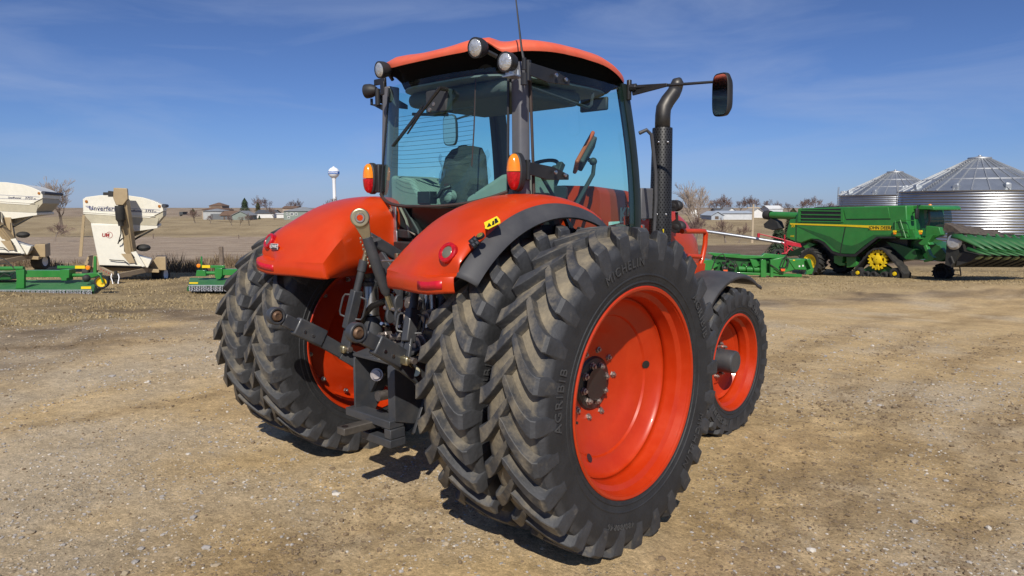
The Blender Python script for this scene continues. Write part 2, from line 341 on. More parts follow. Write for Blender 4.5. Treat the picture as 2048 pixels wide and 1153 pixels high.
# ---- rear fenders ------------------------------------------------
def lerp_pts(t, x):
    if x <= t[0][0]: return t[0][1]
    for (a, b), (c, d) in zip(t, t[1:]):
        if x <= c: return b + (d - b) * (x - a) / (c - a)
    return t[-1][1]
def sst(x, a, b): t = max(0, min(1, (x - a) / (b - a))); return t * t * (3 - 2 * t)
def fender(s):
    # u across (outer edge -> inner wall), v along the arc (rear -> front)
    us = [(1.068, 1.045), (1.066, 1.068), (1.055, 1.088), (1.03, 1.104), (.98, 1.119), (.92, 1.127), (.84, 1.131), (.76, 1.131), (.68, 1.126), (.61, 1.114), (.555, 1.095), (.515, 1.068), (.49, 1.035), (.475, .99)]
    ZB = 1.515; rows = []; nv = 40
    def yb(x): return lerp_pts([(.36, -.745), (.5, -.795), (.65, -.838), (.8, -.866), (1.0, -.884), (1.04, -.872), (1.07, -.84)], x)
    def ybx(xi): return .36 + (xi - .475) * (1.068 - .36) / (1.068 - .475)
    ZT = 1.612
    # skirt rows, bottom to top, then the arc
    def col(row, x, y):
        x0, y0, z0 = row[-1]
        for f_ in (.25, .6, 1.0): row.append(V((x0 - s * .012 * f_, y0 + .02 * f_, z0 - f_ * (z0 - ZB + .008))))
    for z in (ZB, 1.53, 1.56, 1.588, 1.598):
        row = []
        for (x, r) in us:
            xx = ybx(x); row.append(V((s * xx, yb(xx) + (.006 if z == ZB else 0) - (.004 if 1.55 < z < 1.59 else 0), z + .022 * sst(xx, .85, 1.06) - .012 * sst(xx, .6, .36))))
        col(row, 0, 0); rows.append(row)
    for j in range(nv + 1):
        tt = j / nv; row = []
        for (x, r) in us:
            k = sst(tt, 0, .45); xx = ybx(x) * (1 - k) + x * k
            r0 = math.hypot(yb(xx), ZT - AZ); th0 = math.atan2(ZT - AZ, -yb(xx)); th1 = rad(118); k2 = sst(tt, 0, .38)
            th = th0 + (th1 - th0) * tt; rr = r0 * (1 - k2) + r * k2 + .022 * sst(xx, .7, .9) * math.exp(-((tt - .13) / .10) ** 2)
            y = -rr * math.cos(th); z = AZ + rr * math.sin(th)
            w = sst(xx, .77, .87) * (1 - sst(z, 1.70, 1.80)); y = y * (1 - w) + max(y, -.808) * w
            row.append(V((s * xx, y, z + .022 * sst(xx, .85, 1.06) * (1 - sst(tt, 0, .12)))))
        col(row, 0, 0); rows.append(row)
    b = MB(); b.grid(rows)
    f = b.build('rear_fender', ORANGE, T, ang=38, solid=.012)
    # flare
    rows = []
    for j in range(41):
        th = rad(39.5 + (122 - 39.5) * j / 40); k = sst(j / 40, .82, 1.0)
        rw = []
        for (x, r) in ((1.055, 1.062), (1.066, 1.072), (1.085, 1.068), (1.12, 1.045 ), (1.15, 1.012), (1.158, .994), (1.15, .988)):
            x = 1.055 + (x - 1.055) * (1 - .55 * k); rw.append(V((s * x, -r * math.cos(th), AZ + r * math.sin(th))))
        rows.append(rw)
    b = MB(); b.grid(rows); b.build('fender_flare', FLARE, f, ang=50, solid=.012)
    # inside liner to keep the arch dark
    # tail lamp
    c = V((s * .976, -.806, 1.748)); ax = V((s * .10, -1, .50)).normalized()
    b = MB(); b.lathe([(-.06, .060), (.006, .059), (.012, .053), (.012, .038), (.006, .034)], c, ax, 32); l = b.build('tail_lamp', REDL, f)
    b = MB(); b.lathe([(.005, .036), (.010, .030), (.013, .018), (.014, 0)], c, ax, 24); b.build('lamp_lens', LENSD, l)
    # reflector on the skirt
    b = MB(); rws = []
    for x in (1.02, .96, .90, .84, .80):
        dz = .022 * sst(x, .85, 1.06); rws.append([V((s * x, yb(x) - .0105, 1.540 + dz)), V((s * x, yb(x) - .0105, 1.585 + dz))])
    b.grid(rws); b.build('reflector', REFL, f, solid=.002)
    return f
FR = fender(1); FL = fender(-1)
# right fender: warning sticker, outside lift buttons, socket
def on_fender(u, v, off=.006):           # march the ray onto the fender arc
    d = ray(u, v)
    a = d.y ** 2 + d.z ** 2; R_ = 1.131 + off; bq = 2 * (CAM.y * d.y + (CAM.z - AZ) * d.z); cq = CAM.y ** 2 + (CAM.z - AZ) ** 2 - R_ * R_
    t = (-bq - math.sqrt(max(0, bq * bq - 4 * a * cq))) / (2 * a); return CAM + d * t
def decal(name, px, m, par, off=.006, thick=.003):
    pts = [on_fender(u, v, off) for u, v in px]
    b = MB(); b.add(pts, [tuple(range(len(pts)))]); return b.build(name, m, par, solid=thick, ang=0)
st = decal('warning_sticker', [(968, 446), (994, 433), (1000, 440), (1001, 446), (976, 459), (970, 458), (970, 452)], YELST, FR)
decal('sticker_symbol', [(974, 455), (978, 446), (983, 452)], BLKST, st, .0085)
decal('sticker_symbol', [(984, 451), (985, 443), (988, 442), (989, 449)], BLKST, st, .0085)
decal('sticker_symbol', [(990, 448), (989, 439), (993, 437), (997, 444)], BLKST, st, .0085)
bt = decal('lift_buttons', [(937, 484), (950, 473), (960, 486), (947, 497)], BLKST, FR, .007, .012)
for k, (u, v) in enumerate([(944, 483), (950, 479), (947, 490), (954, 486)]):
    decal('button', [(u - 3.2, v), (u, v - 3), (u + 3.2, v), (u, v + 3)], FLARE, bt, .016, .006)
c = on_fender(962, 475, .004); nrm = V((0, c.y, c.z - AZ)).normalized()
b = MB(); b.lathe([(0, .024), (.014, .024), (.016, .02), (.016, 0)], c, nrm, 20); sk = b.build('socket', BLKST, FR)
b = MB(); b.lathe([(.015, .019), (.019, .017), (.019, .008), (.016, 0)], c, nrm, 20); b.build('socket_face', mat('brass', (.55, .42, .1), .35, .8), sk)
# dealer badge on the left fender
bc = V((-.862, -.828, 1.712))
pts = [bc + V((dx, 0, dz)) for dx, dz in ((-.052, -.02), (.046, -.02), (.056, .02), (-.046, .02))]
bg = MB().add(pts, [(0, 1, 2, 3)]).build('dealer_badge', WHTST, FL, solid=.004, ang=0)
b = MB().add([p * 1 + (bc - p) * .12 + V((0, -.003, 0)) for p in pts], [(0, 1, 2, 3)]).build('badge_field', BLKST, bg, solid=.002, ang=0)
text('LOWRY', 'badge_lettering', WHTST, bg, bc + V((0, -.0055, 0)), (1, 0, 0), (0, 0, 1), .032, .001, shear=.2, bold=.02)

# ---- cab ---------------------------------------------------------
# rear window (bulging sheet)
def rw(u, v):
    zb = 2.0 + .095 * abs(u) ** 3; zt = 2.90; z = zb + (zt - zb) * v
    hw = .680 - .05 * v; return V((u * hw, -.015 - .17 * (1 - abs(u) ** 2.2) * (1 - .45 * v) + .06 * v, z))
b = MB(); b.grid([[rw(-1 + 2 * i / 24, j / 12) for i in range(25)] for j in range(13)])
RW = b.build('rear_window', GLASS, T, ang=60)
b = MB(); b.tube([rw(-1 + 2 * i / 24, -.003) for i in range(25)], .013, 6); b.build('window_seal', mat('brown rubber seal', (.045, .028, .022), .6, var=.3), RW)
b = MB(); b.tube([rw(-1.0, i / 10) for i in range(11)], .009, 6); b.tube([rw(1.0, i / 10) for i in range(11)], .009, 6); b.build('window_edge', BLKM, RW)
heat = mat('heater wire', (.02, .035, .045), .5)
b = MB()
for k in range(13):
    v = .30 + .42 * k / 12; b.tube([rw(-.70 + 1.33 * i / 12, v) + V((0, .004, 0)) for i in range(13)], .0012, 4, cap=False)
b.tube([rw(-.70, .3), rw(-.70, .72)], .0012, 4); b.build('heater_wire', heat, RW)
b = MB(); b.tube([rw(.635, .27) + V((0, .004, 0)), rw(.635, .55) + V((0, .004, 0)), rw(.62, .93) + V((0, .004, 0))], .005, 5); b.build('heater_strip', mat('brown strip', (.06, .03, .025), .5), RW)
# wiper
w0 = at(879, 177, y=-.16); w1 = at(838, 232, y=-.185); w2 = at(815, 268, y=-.17)
b = MB(); b.tube([w0 + V((0, .07, 0)), w0, w0.lerp(w1, .12)], .015, 8); b.tube([w0, w1, w2], [.014, .009, .006], 6)
wp = b.build('wiper', BLKM, RW)
b = MB(); b.bar(at(848, 213, y=-.165), at(786, 293, y=-.115), .010, .026, up=(0, 1, 0)); b.bar(at(842, 219, y=-.18), at(800, 275, y=-.14), .02, .008, up=(0, 1, 0)); b.build('wiper_blade', BLKM, wp)
b = MB()
for du, dv in ((.05, .86), (.06, .78), (.0, .74)): b.lathe([(0, .016), (.01, .014), (.012, 0)], rw(du, dv), (0, -1, 0), 12)
b.build('window_bolt', STEELD, RW)
b = MB(); b.box((.06, -.05, 2.72), (.22, .07, .16)); b.build('wiper_motor', INTD, RW, bevel=.015)
# pillars
def apil(s, k): # k 0 bottom..1 top
    z = 1.18 + (2.93 - 1.18) * k
    y = 1.31 + .13 * math.sin(math.pi * min(1, max(0, (k + .12) / 1.12))) - .03 * k ; return V((s * (.745 - .06 * k ** 2), y, z))
for s in (1, -1):
    b = MB(); b.prism([(s * .67, .035, 1.95), (s * .75, .03, 1.95), (s * .765, .06, 1.95), (s * .76, .12, 1.95), (s * .67, .14, 1.95)], (-s * .03, .02, .97))
    b.build('rear_pillar', PILLAR, T, bevel=.012, seg=3)
    b = MB()
    for k in range(14): pass
    rows = []
    for i in range(17):
        p = apil(s, i / 16); rows.append([p + V((s * .012, -.045, 0)), p + V((s * .018, .0, 0)), p + V((s * .0, .055, 0)), p + V((-s * .06, .045, 0)), p + V((-s * .05, -.04, 0))])
    b.grid(rows, cv=True); b.build('front_pillar', mat('green black pillar', (.014, .022, .020), .35, var=.15), T, ang=50)
    # door glass
    def dg(u, v):
        zt = 2.90; zb = 2.075 - .95 * sst(u, .12, .62); k = (zb + (zt - zb) * v - 1.18) / 1.75
        a = V((s * (.775 - .04 * v), .10, 0)); f = apil(s, k)
        p = a.lerp(f, u); z = zb + (zt - zb) * v
        return V((p.x + s * .045 * math.sin(math.pi * u) , p.y, z))
    b = MB(); b.grid([[dg(.02 + .98 * i / 20, j / 14) for i in range(21)] for j in range(15)])
    dr = b.build('door_window', GLASS, T, ang=60)
    b = MB(); b.tube([dg(.02 + .98 * i / 20, -.0) for i in range(21)], .014, 6); b.build('door_edge', BLKM, dr)
    b = MB(); b.tube([dg(.025, i / 6) for i in range(7)], .010, 6); b.build('door_seal', MATS['brown rubber seal'], dr)
    b = MB(); b.grid([[dg(.915 + .085 * i / 2, j / 14) + V((-s * .006, 0, 0)) for i in range(3)] for j in range(15)]); b.build('door_frit', MATS['green black pillar'], dr)
    # hinges
    for z in (2.86, 2.24):
        h = MB(); h.cyl((s * .79, .055, z - .075), (s * .79, .055, z + .055), .02, 12)
        h.prism([(s * .80, .05, z - .04), (s * .80, .05, z + .04), (s * .835, .26, z + .015), (s * .845, .40, z - .03), (s * .845, .40, z - .065), (s * .825, .2, z - .07)], (s * .01, 0, 0))
        hh = h.build('door_hinge', BLKM, dr, ang=30, bevel=.004)
        g = MB()
        for (y, dz) in ((.25, -.02), (.35, -.035)): g.lathe([(0, .014), (.008, .013), (.01, 0)], (s * .86, y, z + dz), (s, 0, 0), 10)
        g.build('hinge_bolt', STEEL, hh)
    # door inside handle bar
    b = MB(); pts = [dg(.12, .16), dg(.45, .22), dg(.60, .17), dg(.72, .03), dg(.80, -.02), dg(.86, .06), dg(.93, .20), dg(.99, .21)]
    b.tube([p + V((-s * .05, 0, 0)) for p in pts], .013, 8); b.build('door_handle_bar', INTD, dr)
    # outside grab rail beside the door
    b = MB(); g0 = apil(s, .78)
    b.tube([V((s * .78, 1.36, 2.56)), V((s * .82, 1.40, 2.585)), V((s * .84, 1.44, 2.55)), V((s * .85, 1.50, 2.25)), V((s * .85, 1.51, 2.05)), V((s * .84, 1.49, 1.4)), V((s * .78, 1.46, 1.35))], .015, 8)
    b.build('grab_rail', FLARE, T)
# windscreen
def ws(u, v): a = apil(-1, v); c = apil(1, v); p = a.lerp(c, u); return p + V((0, .16 * math.sin(math.pi * u) + .02, 0))
b = MB(); b.grid([[ws(i / 16, .14 + .84 * j / 8) for i in range(17)] for j in range(9)]); b.build('windscreen', GLASSF, T, ang=60)
# roof
def plan(t, k):
    n = 4.2; c, si = math.cos(t), math.sin(t)
    y = .675 + math.copysign(abs(si) ** (2 / n), si) * .80 * k
    x = math.copysign(abs(c) ** (2 / n), c) * (.685 + .055 * sst(y, -.14, .40)) * k; return x, y
def zedge(x, y):
    z = 2.982 - sst(-y, -.14, .08) * .05 * sst(abs(x), .52, .69) + .045 * max(0, 1 - ((y - .62) / .62) ** 2) - .052 * sst(y, .9, 1.45)
    r = sst(-y, -.14, .08); return z + r * (.014 + .050 * math.exp(-((abs(x) - .52) / .075) ** 2))
def ztop(x, y):
    return 3.052 - sst(-y, -.14, .08) * .012 + .045 * max(0, 1 - ((y - .62) / .75) ** 2) - .052 * sst(y, .9, 1.45) + sst(-y, -.14, .08) * (.020 * math.exp(-((abs(x) - .46) / .18) ** 2) - .075 * sst(abs(x), .46, .69)) - .02 * sst(abs(x), .55, .70)
nT = 128; ks = [(1.0, 0), (1.006, .35), (1.0, .7), (.98, 1), (.94, .022), (.86, .040), (.70, .062), (.45, .080), (.2, .088)]
rows = []
for k, dz in ks:
    rw_ = []
    for i in range(nT):
        x, y = plan(2 * math.pi * i / nT, k); xe, ye = plan(2 * math.pi * i / nT, 1); ze = zedge(xe, ye); zt = max(ztop(xe, ye), ze + .022)
        if k >= .98: z = ze + (zt - ze) * dz
        else:
            f = sst(k, .45, .98); z = (zt * f + (3.062 - .04 * sst(y, .9, 1.45)) * (1 - f)) + dz
        rw_.append(V((x, y, z)))
    rows.append(rw_)
b = MB(); b.grid(rows, cv=True); b.add(rows[-1], [tuple(range(nT))]); RO = b.build('roof', ROOFOR, T, ang=40)
rows = []
for k, z0, mixk in ((1.002, 0, 1), (.985, .012, 1), (.93, -.01, 1), (.88, -.05, .8), (.85, 2.90, 0)):
    rw_ = []
    for i in range(nT):
        x, y = plan(2 * math.pi * i / nT, k); xe, ye = plan(2 * math.pi * i / nT, 1); ze = zedge(xe, ye)
        rw_.append(V((x, y, (ze + z0) if mixk else 2.885)))
    rows.append(rw_)
b = MB(); b.grid(rows, cv=True); b.build('roof_liner', mat('roof underside', (.004, .004, .004), .85, spec=.1), RO, ang=60)
b = MB(); b.prism([(x, y, 2.86) for x, y in [plan(2 * math.pi * i / 48, .84) for i in range(48)]], (0, 0, .012)); b.build('headliner', HEADL, T)
# inner roof pods seen through the rear window
b = MB(); b.box((.0, .55, 2.80), (1.05, .85, .11)); b.build('headliner_pod', mat('dark headliner pod', (.075, .082, .085), .8), T, bevel=.05, seg=3)
# work lights
def worklight(c, ax, r, par, up=None, lens=True):
    c = V(c); ax = V(ax).normalized(); b = MB()
    b.lathe([(-.085, 0), (-.085, r * .45), (-.06, r * .8), (-.03, r * .97), (0, r), (.012, r), (.014, r * .88)], c, ax, 28)
    w = b.build('work_light', BLACKP, par, ang=40)
    b = MB(); b.lathe([(.008, r * .9), (.014, r * .8), (.02, r * .4), (.021, 0)], c, ax, 24); b.build('lamp_lens', LENSW, w)
    return w
worklight((.548, -.165, 2.992), (.05, -1, -.12), .064, RO); worklight((-.452, -.165, 2.985), (-.05, -1, -.12), .06, RO)
wl = worklight((.765, -.12, 2.882), (.06, -1, -.05), .062, T)
b = MB(); b.box((.775, -.06, 2.80), (.10, .11, .008)); b.box((.77, -.09, 2.83), (.03, .05, .05)); b.cyl((.80, -.05, 2.80), (.80, -.05, 2.84), .01); b.build('lamp_bracket', GALV, wl)
for (q, a_, bb) in (((.548, -.10, 2.99), (.60, -.03, 2.95), 0), ((-.452, -.1, 2.98), (-.50, -.02, 2.94), 0)):
    MB().tube([q, a_], .015, 6).build('lamp_stalk', BLKM, RO)
c = at(735, 183, y=.03)
wl = worklight(c, (-1, -.35, -.05), .055, T)
b = MB(); a_ = c + V((.01, .03, -.055)); b.tube([a_, a_ + V((0, 0, -.045))], .012, 6); e = V((-.72, .10, c.z - .14))
b.prism([a_ + V((-.03, 0, -.045)), a_ + V((.03, 0, -.045)), e + V((0, 0, .03)), e + V((0, 0, -.04)), a_ + V((.03, 0, -.06))], (0, .012, 0)); b.build('lamp_bracket', BLKM, wl)
MB().tube([c + V((.07, .05, 0)), c + V((.10, .06, .01)), c + V((.11, .06, -.06)), c + V((.15, .07, -.05))], .005, 5).build('lamp_cable', BLKM, wl)
b = MB(); b.box((-.76, .06, 2.965), (.14, .02, .045)); b.box((-.72, .06, 2.91), (.05, .03, .10)); b.build('gutter_bracket', BLKM, T, bevel=.004)
# antenna
b = MB(); a0 = at(1048, 140, y=-.07); b.cyl(a0, a0 + V((0, 0, .07)), .014, 10); a1 = at(1029, -25, y=-.05); b.tube([a0 + V((0, 0, .05)), a0.lerp(a1, .25), a1], [.010, .007, .0035], 6)
b.cyl(a0 + V((-.0, 0, -.09)), a0 + V((0, 0, -.02)), .022, 10)
b.build('antenna', BLKM, T)
# side marker lamps
for s in (1, -1):
    c = V((s * .775, -.045, 2.215))
    b = MB(); b.prism(arc(c + V((0, -.005, 0)), 1, 0, 2 * math.pi * 23 / 24, 23, (.054, 0, 0), (0, 0, .122)), (-s * .0, .055, 0)); m = b.build('marker_lamp', BLACKP, T, bevel=.01)
    MB().box(c + V((-s * .05, .06, 0)), (.06, .08, .22)).build('lamp_mount', BLACKP, m, bevel=.01)
    for (lo, hi, mm, nm) in ((0, math.pi, AMBER, 'amber_lens'), (math.pi, 2 * math.pi, REDL, 'red_lens')):
        rws = []
        for k, (q, d_) in enumerate(((1, 0), (.98, .02), (.85, .035), (.5, .045), (.02, .048))):
            rws.append([c + V((.047 * q * math.cos(a), -.006 - d_, .112 * q * math.sin(a) + (.002 if lo == 0 else -.002))) for a in [lo + (hi - lo) * i / 20 for i in range(21)]])
        MB().grid(rws).build(nm, mm, m, ang=60)
# mirrors
for s in (1, -1):
    piv = V((s * .73, 1.30, 2.90)); c = V((s * 1.43, 1.385, 2.785 if s > 0 else 2.745)); tip = c + V((0, .06, .10))
    b = MB(); b.tube([piv + V((s * .0, 0, .0)), piv + V((s * .05, .01, 0))], .03, 8); b.tube([piv, piv.lerp(tip, .45), tip + V((s * .03, 0, .0))], [.018, .012, .010], 8)
    b.prism([piv + V((0, 0, .02)), piv + V((s * .30, .03, .005)), piv + V((s * .30, .03, -.02)), piv + V((s * .02, 0, -.06))], (0, .015, 0))
    b.cyl(piv + V((-s * .01, 0, -.09)), piv + V((-s * .01, 0, .06)), .02, 8)
    m = b.build('mirror_arm', BLKM, T, bevel=.004)
    nrm = V((-s * .30, -1, -.03)).normalized(); e1 = UP.cross(nrm).normalized(); e2 = nrm.cross(e1)
    def sup(k, hw, hh): return [c + e1 * (math.copysign(abs(math.cos(a)) ** .5, math.cos(a)) * hw * k) + e2 * (math.copysign(abs(math.sin(a)) ** .5, math.sin(a)) * hh * k) for a in [2 * math.pi * i / 32 for i in range(32)]]
    b = MB(); b.grid([[p + nrm * d_ for p in sup(k, .076, .150)] for k, d_ in ((.95, .004), (1, 0), (1.0, -.03), (.8, -.062), (.3, -.07))], cv=True); b.add([p - nrm * .07 for p in sup(.3, .076, .150)], [tuple(range(32))])
    hs = b.build('mirror_housing', BLACKP, m, ang=45)
    MB().add([p + nrm * .003 for p in sup(.93, .076, .150)], [tuple(range(32))]).build('mirror_glass', CHROME, hs, ang=0)
# cab rear wall, floor and interior
b = MB(); b.prism([(-.62, .10, 1.45), (.62, .10, 1.45), (.62, .10, 2.0), (.3, -.05, 1.985), (-.3, -.05, 1.985), (-.62, .10, 2.0)], (0, .05, 0))
b.box((0, .80, 1.20), (1.0, 1.35, .06)); b.build('cab_wall', BLKM, T)
b = MB(); b.prism([(-.66, .06, 1.98), (-.66, .06, 2.24), (-.38, .04, 2.21), (-.22, .0, 2.05), (-.2, .0, 1.98)], (0, .42, 0)); b.build('side_console', INTER, T, bevel=.03, seg=3); b = MB(); b.prism([(.66, .10, 1.98), (.66, .10, 2.23), (.52, .08, 2.21), (.36, .06, 2.13), (.22, .04, 2.06), (.2, .04, 1.98)], (0, .40, 0)); b.build('side_console', INTER, T, bevel=.03, seg=3)
# seat
b = MB()
rws = []
for k, (z, w, y, th) in enumerate(((1.72, .24, .30, .07), (1.9, .25, .24, .085), (2.08, .245, .21, .085), (2.24, .225, .215, .08), (2.36, .20, .23, .07), (2.42, .15, .245, .05), (2.44, .05, .25, .02))):
    rws.append([V((w * math.copysign(abs(math.cos(a)) ** .6, math.cos(a)), y + .02 + th * math.sin(a), z)) for a in [2 * math.pi * i / 20 for i in range(20)]])
b.grid(rws, cv=True); b.add(rws[-1], [tuple(range(20))]); ST = b.build('seat', SEATF, T, ang=60)
MB().box((0, .55, 1.70), (.5, .5, .14)).build('seat_cushion', SEATF, ST, bevel=.05, seg=4)
b = MB(); b.box((-.20, .42, 2.16), (.12, .08, .62)); b.build('seat_bolster', INTD, ST, bevel=.04, seg=3)
rws = []
for k in range(9):
    z = 2.36 - .30 * k / 8; rws.append([V(((.245 + .02 * math.sin(k * 1.7)) * (1 + .012 * k) * math.sin(a), .25 - (.115 + .012 * math.sin(5 * a + k)) * math.cos(a), z - .03 * math.cos(2 * a) - .015 * math.sin(7 * a))) for a in [-1.5 + 3.0 * i / 20 for i in range(21)]])
MB().grid(rws).build('plastic_cover', glass('clear plastic film', (.80, .84, .86), .9, .16), ST, ang=70)
b = MB(); b.lathe([(0, .045), (.05, .045), (.06, .03), (.06, 0)], (.0, .12, 2.07), (0, -1, 0), 16); b.build('seat_knob', INTER, ST)
b = MB(); b.box((-.12, -.02, 2.06), (.14, .07, .09)); b.tube([(-.06, -.0, 2.06), (-.02, .0, 2.07), (.0, .02, 2.12), (.05, .06, 2.14)], .016, 8); b.build('rear_camera', BLKM, T, bevel=.012)
# steering wheel, column, dash
b = MB(); cw = V((0, 1.03, 2.28)); e1 = V((1, 0, 0)); e2 = V((0, .86, .5)); ring = arc(cw, .20, 0, 2 * math.pi, 32, e1, e2)
b.tube(ring, .016, 8, cap=False); b.tube([cw + e1 * .2, cw - e1 * .2], .012, 6); b.tube([cw, cw - e2 * .2], .012, 6); b.lathe([(-.03, .06), (.02, .05), (.02, 0)], cw, (0, -.5, .86), 16); b.build('steering_wheel', INTD, T)
b = MB(); b.tube([cw, (0, 1.24, 1.95), (0, 1.32, 1.5)], [.04, .07, .10], 10); b.box((0, 1.26, 2.10), (.26, .12, .14)); b.build('dashboard', INTD, T, bevel=.03)
# armrest with joystick on the right
b = MB(); b.box((.34, .60, 1.97), (.16, .42, .10)); b.box((.34, .85, 2.10), (.14, .16, .10)); b.tube([(.33, .86, 2.10), (.33, .88, 2.24)], .018, 8); b.sphere((.33, .89, 2.27), .045); b.bar((.36, .80, 2.12), (.36, .93, 2.33), .05, .05); b.bar((.30, .88, 2.15), (.30, .99, 2.31), .045, .045)
b.build('armrest', INTD, T, bevel=.02)
b = MB(); b.box((.42, .66, 2.0), (.06, .10, .10)); b.build('armrest_panel', INTER, T, bevel=.015); MB().box((.46, .60, 2.07), (.07, .10, .06)).build('yellow_lever', YELST, T, bevel=.015)
# display
p0 = at(1182, 285, x=.36); p1 = at(1148, 347, x=.40); d = (p1 - p0); mid = (p0 + p1) / 2
sl = d.normalized(); wv = V((-.50, .86, 0)).normalized(); wv = (wv - sl * wv.dot(sl)).normalized(); nn = sl.cross(wv)
if nn.y < 0: nn = -nn
b = MB(); b.obox(mid, sl * (d.length / 2), wv * .016, nn * .02); mo = MB().obox(mid - wv * .06, sl * (d.length / 2), wv * .075, nn * .016).build('display', mat('orange display rim', (.50, .10, .04), .4), T, bevel=.015, seg=3)
MB().obox(mid - wv * .06 + nn * .03, sl * (d.length * .40), wv * .06, nn * .02).build('display_back', FLARE, mo, bevel=.012)
b = MB(); b.tube([mid + nn * .05, mid + nn * .10, mid + nn * .09 + V((0, 0, -.10)), (.45, .95, 1.95)], .017, 8); b.sphere(mid + nn * .09, .032); b.build('display_arm', INTD, mo)
# interior bits on the ceiling and a third mirror
b = MB(); b.tube([(.62, .2, 2.80), (.63, .9, 2.72), (.60, .98, 2.75), (.60, 1.0, 2.84)], .012, 6); b.tube([(-.66, .3, 2.73), (-.3, .35, 2.70)], .014, 6); b.build('ceiling_rail', INTD, T)
b = MB(); b.box((.50, 1.15, 2.78), (.26, .03, .10)); b.build('inside_mirror', INTD, T, bevel=.012)

# ---- bonnet ------------------------------------------------------
rows = []
for y, w, zt, zb, rr in ((1.40, .40, 2.165, 1.35, .07), (1.9, .40, 2.135, 1.35, .08), (2.3, .395, 2.08, 1.35, .09), (2.65, .385, 2.0, 1.35, .10), (2.95, .365, 1.89, 1.32, .12), (3.2, .33, 1.74, 1.25, .13), (3.36, .27, 1.52, 1.15, .14), (3.40, .22, 1.35, 1.1, .12)):
    row = [V((-w - .01, y, zb)), V((-w, y, (zb + zt) / 2)), V((-w + .015, y, zt - rr))]
    row += [V((-w + .02 + rr * (1 - math.cos(a)), y, zt - rr + rr * math.sin(a))) for a in (.5, 1.0, 1.5)]
    row += [V((0, y, zt + .012))]
    row += [V((-p.x, p.y, p.z)) for p in row[:-1]][::-1]
    rows.append(row)
b = MB(); b.grid(rows); b.add(rows[-1], [tuple(range(len(rows[-1])))]); b.add(rows[0], [tuple(range(len(rows[0])))]); HD = b.build('bonnet', ORANGE, T, ang=45)
text('KUBOTA', 'bonnet_lettering', mat('silver decal', (.55, .6, .58), .4), HD, (.410, 1.98, 1.925), (0, 1, 0), (0, 0, 1), .155, .003, bold=.03, spacing=1.05)
b = MB(); b.add([(.409, 1.2 + .3, 1.84), (.409, 1.82, 1.875), (.409, 1.5, 1.87)], [(0, 1, 2)]); b.add([(.409, 1.5, 1.79), (.409, 1.90, 1.80), (.409, 1.5, 1.815)], [(0, 1, 2)]); b.build('bonnet_stripe', WHTST, HD, solid=.003, ang=0)
b = MB(); b.box((0, 2.3, .95), (.52, 1.9, .75)); b.box((0, 3.1, .85), (.44, .5, .5)); b.build('engine_block', BLKM, T, bevel=.03)
# exhaust
EX, EY = .64, 1.93
e0 = V((EX, EY, 1.70)); e1 = V((EX, EY, 2.655))
def perf():
    m = mat('perforated heat shield', (.014, .014, .015), .42, var=.15); nt = m.node_tree; N = nt.nodes; L = nt.links
    tc = N['Texture Coordinate']; sp = N.new('ShaderNodeSeparateXYZ'); L.new(tc.outputs['Object'], sp.inputs[0])
    ax = N.new('ShaderNodeMath'); ax.operation = 'SUBTRACT'; ax.inputs[1].default_value = EX; L.new(sp.outputs[0], ax.inputs[0])
    ay = N.new('ShaderNodeMath'); ay.operation = 'SUBTRACT'; ay.inputs[1].default_value = EY; L.new(sp.outputs[1], ay.inputs[0])
    an = N.new('ShaderNodeMath'); an.operation = 'ARCTAN2'; L.new(ay.outputs[0], an.inputs[0]); L.new(ax.outputs[0], an.inputs[1])
    def s(src, k):
        q = N.new('ShaderNodeMath'); q.operation = 'MULTIPLY'; q.inputs[1].default_value = k; L.new(src, q.inputs[0])
        r = N.new('ShaderNodeMath'); r.operation = 'SINE'; L.new(q.outputs[0], r.inputs[0]); return r.outputs[0]
    pr = N.new('ShaderNodeMath'); pr.operation = 'MULTIPLY'; L.new(s(an.outputs[0], 20), pr.inputs[0]); L.new(s(sp.outputs[2], 2 * math.pi * 24), pr.inputs[1])
    gt = N.new('ShaderNodeMath'); gt.operation = 'GREATER_THAN'; gt.inputs[1].default_value = .62; L.new(pr.outputs[0], gt.inputs[0])
    b = N['Principled BSDF']; src = b.inputs['Base Color'].links[0].from_socket
    mx = N.new('ShaderNodeMix'); mx.data_type = 'RGBA'; mx.inputs[7].default_value = (.0005, .0005, .0005, 1); L.new(gt.outputs[0], mx.inputs[0]); L.new(src, mx.inputs[6]); L.new(mx.outputs[2], b.inputs['Base Color'])
    m2 = N.new('ShaderNodeMix'); m2.inputs[2].default_value = .5; m2.inputs[3].default_value = .0; L.new(gt.outputs[0], m2.inputs[0]); L.new(m2.outputs[0], b.inputs['Specular IOR Level'])
    return m
b = MB(); b.lathe([(0, .096), (.005, .096), (.95, .084), (.955, .082), (.955, .06)], e0, (0, 0, 1), 40); XH = b.build('exhaust_shield', perf(), T)
b = MB()
pp = [V((EX, EY, 2.60)), V((EX, EY, 2.76)), V((EX + .0, EY + .01, 2.82)), V((EX + .015, EY + .05, 2.885)), V((EX + .035, EY + .105, 2.95)), V((EX + .04, EY + .125, 2.985))]
b.tube(pp, [.062, .062, .062, .060, .058, .056], 24, cap=False)
top = pp[-1]; b.tube([top, top + V((.005, .03, .06)), top + V((.006, .055, .085))], [.056, .05, .022], 24, cap=False); b.build('exhaust_pipe', EXHP, XH, ang=60, solid=.004)
b = MB()
for z in (2.53, 1.93):
    for a in (-2.3, -1.35, -.5): b.sphere((EX + .090 * math.cos(a), EY + .090 * math.sin(a), z), .011, 8, 6)
b.build('shield_bolt', STEEL, XH)
b = MB(); b.lathe([(-.10, .115), (-.02, .105), (0, .094)], e0, (0, 0, 1), 32); b.build('exhaust_collar', BLKM, XH)
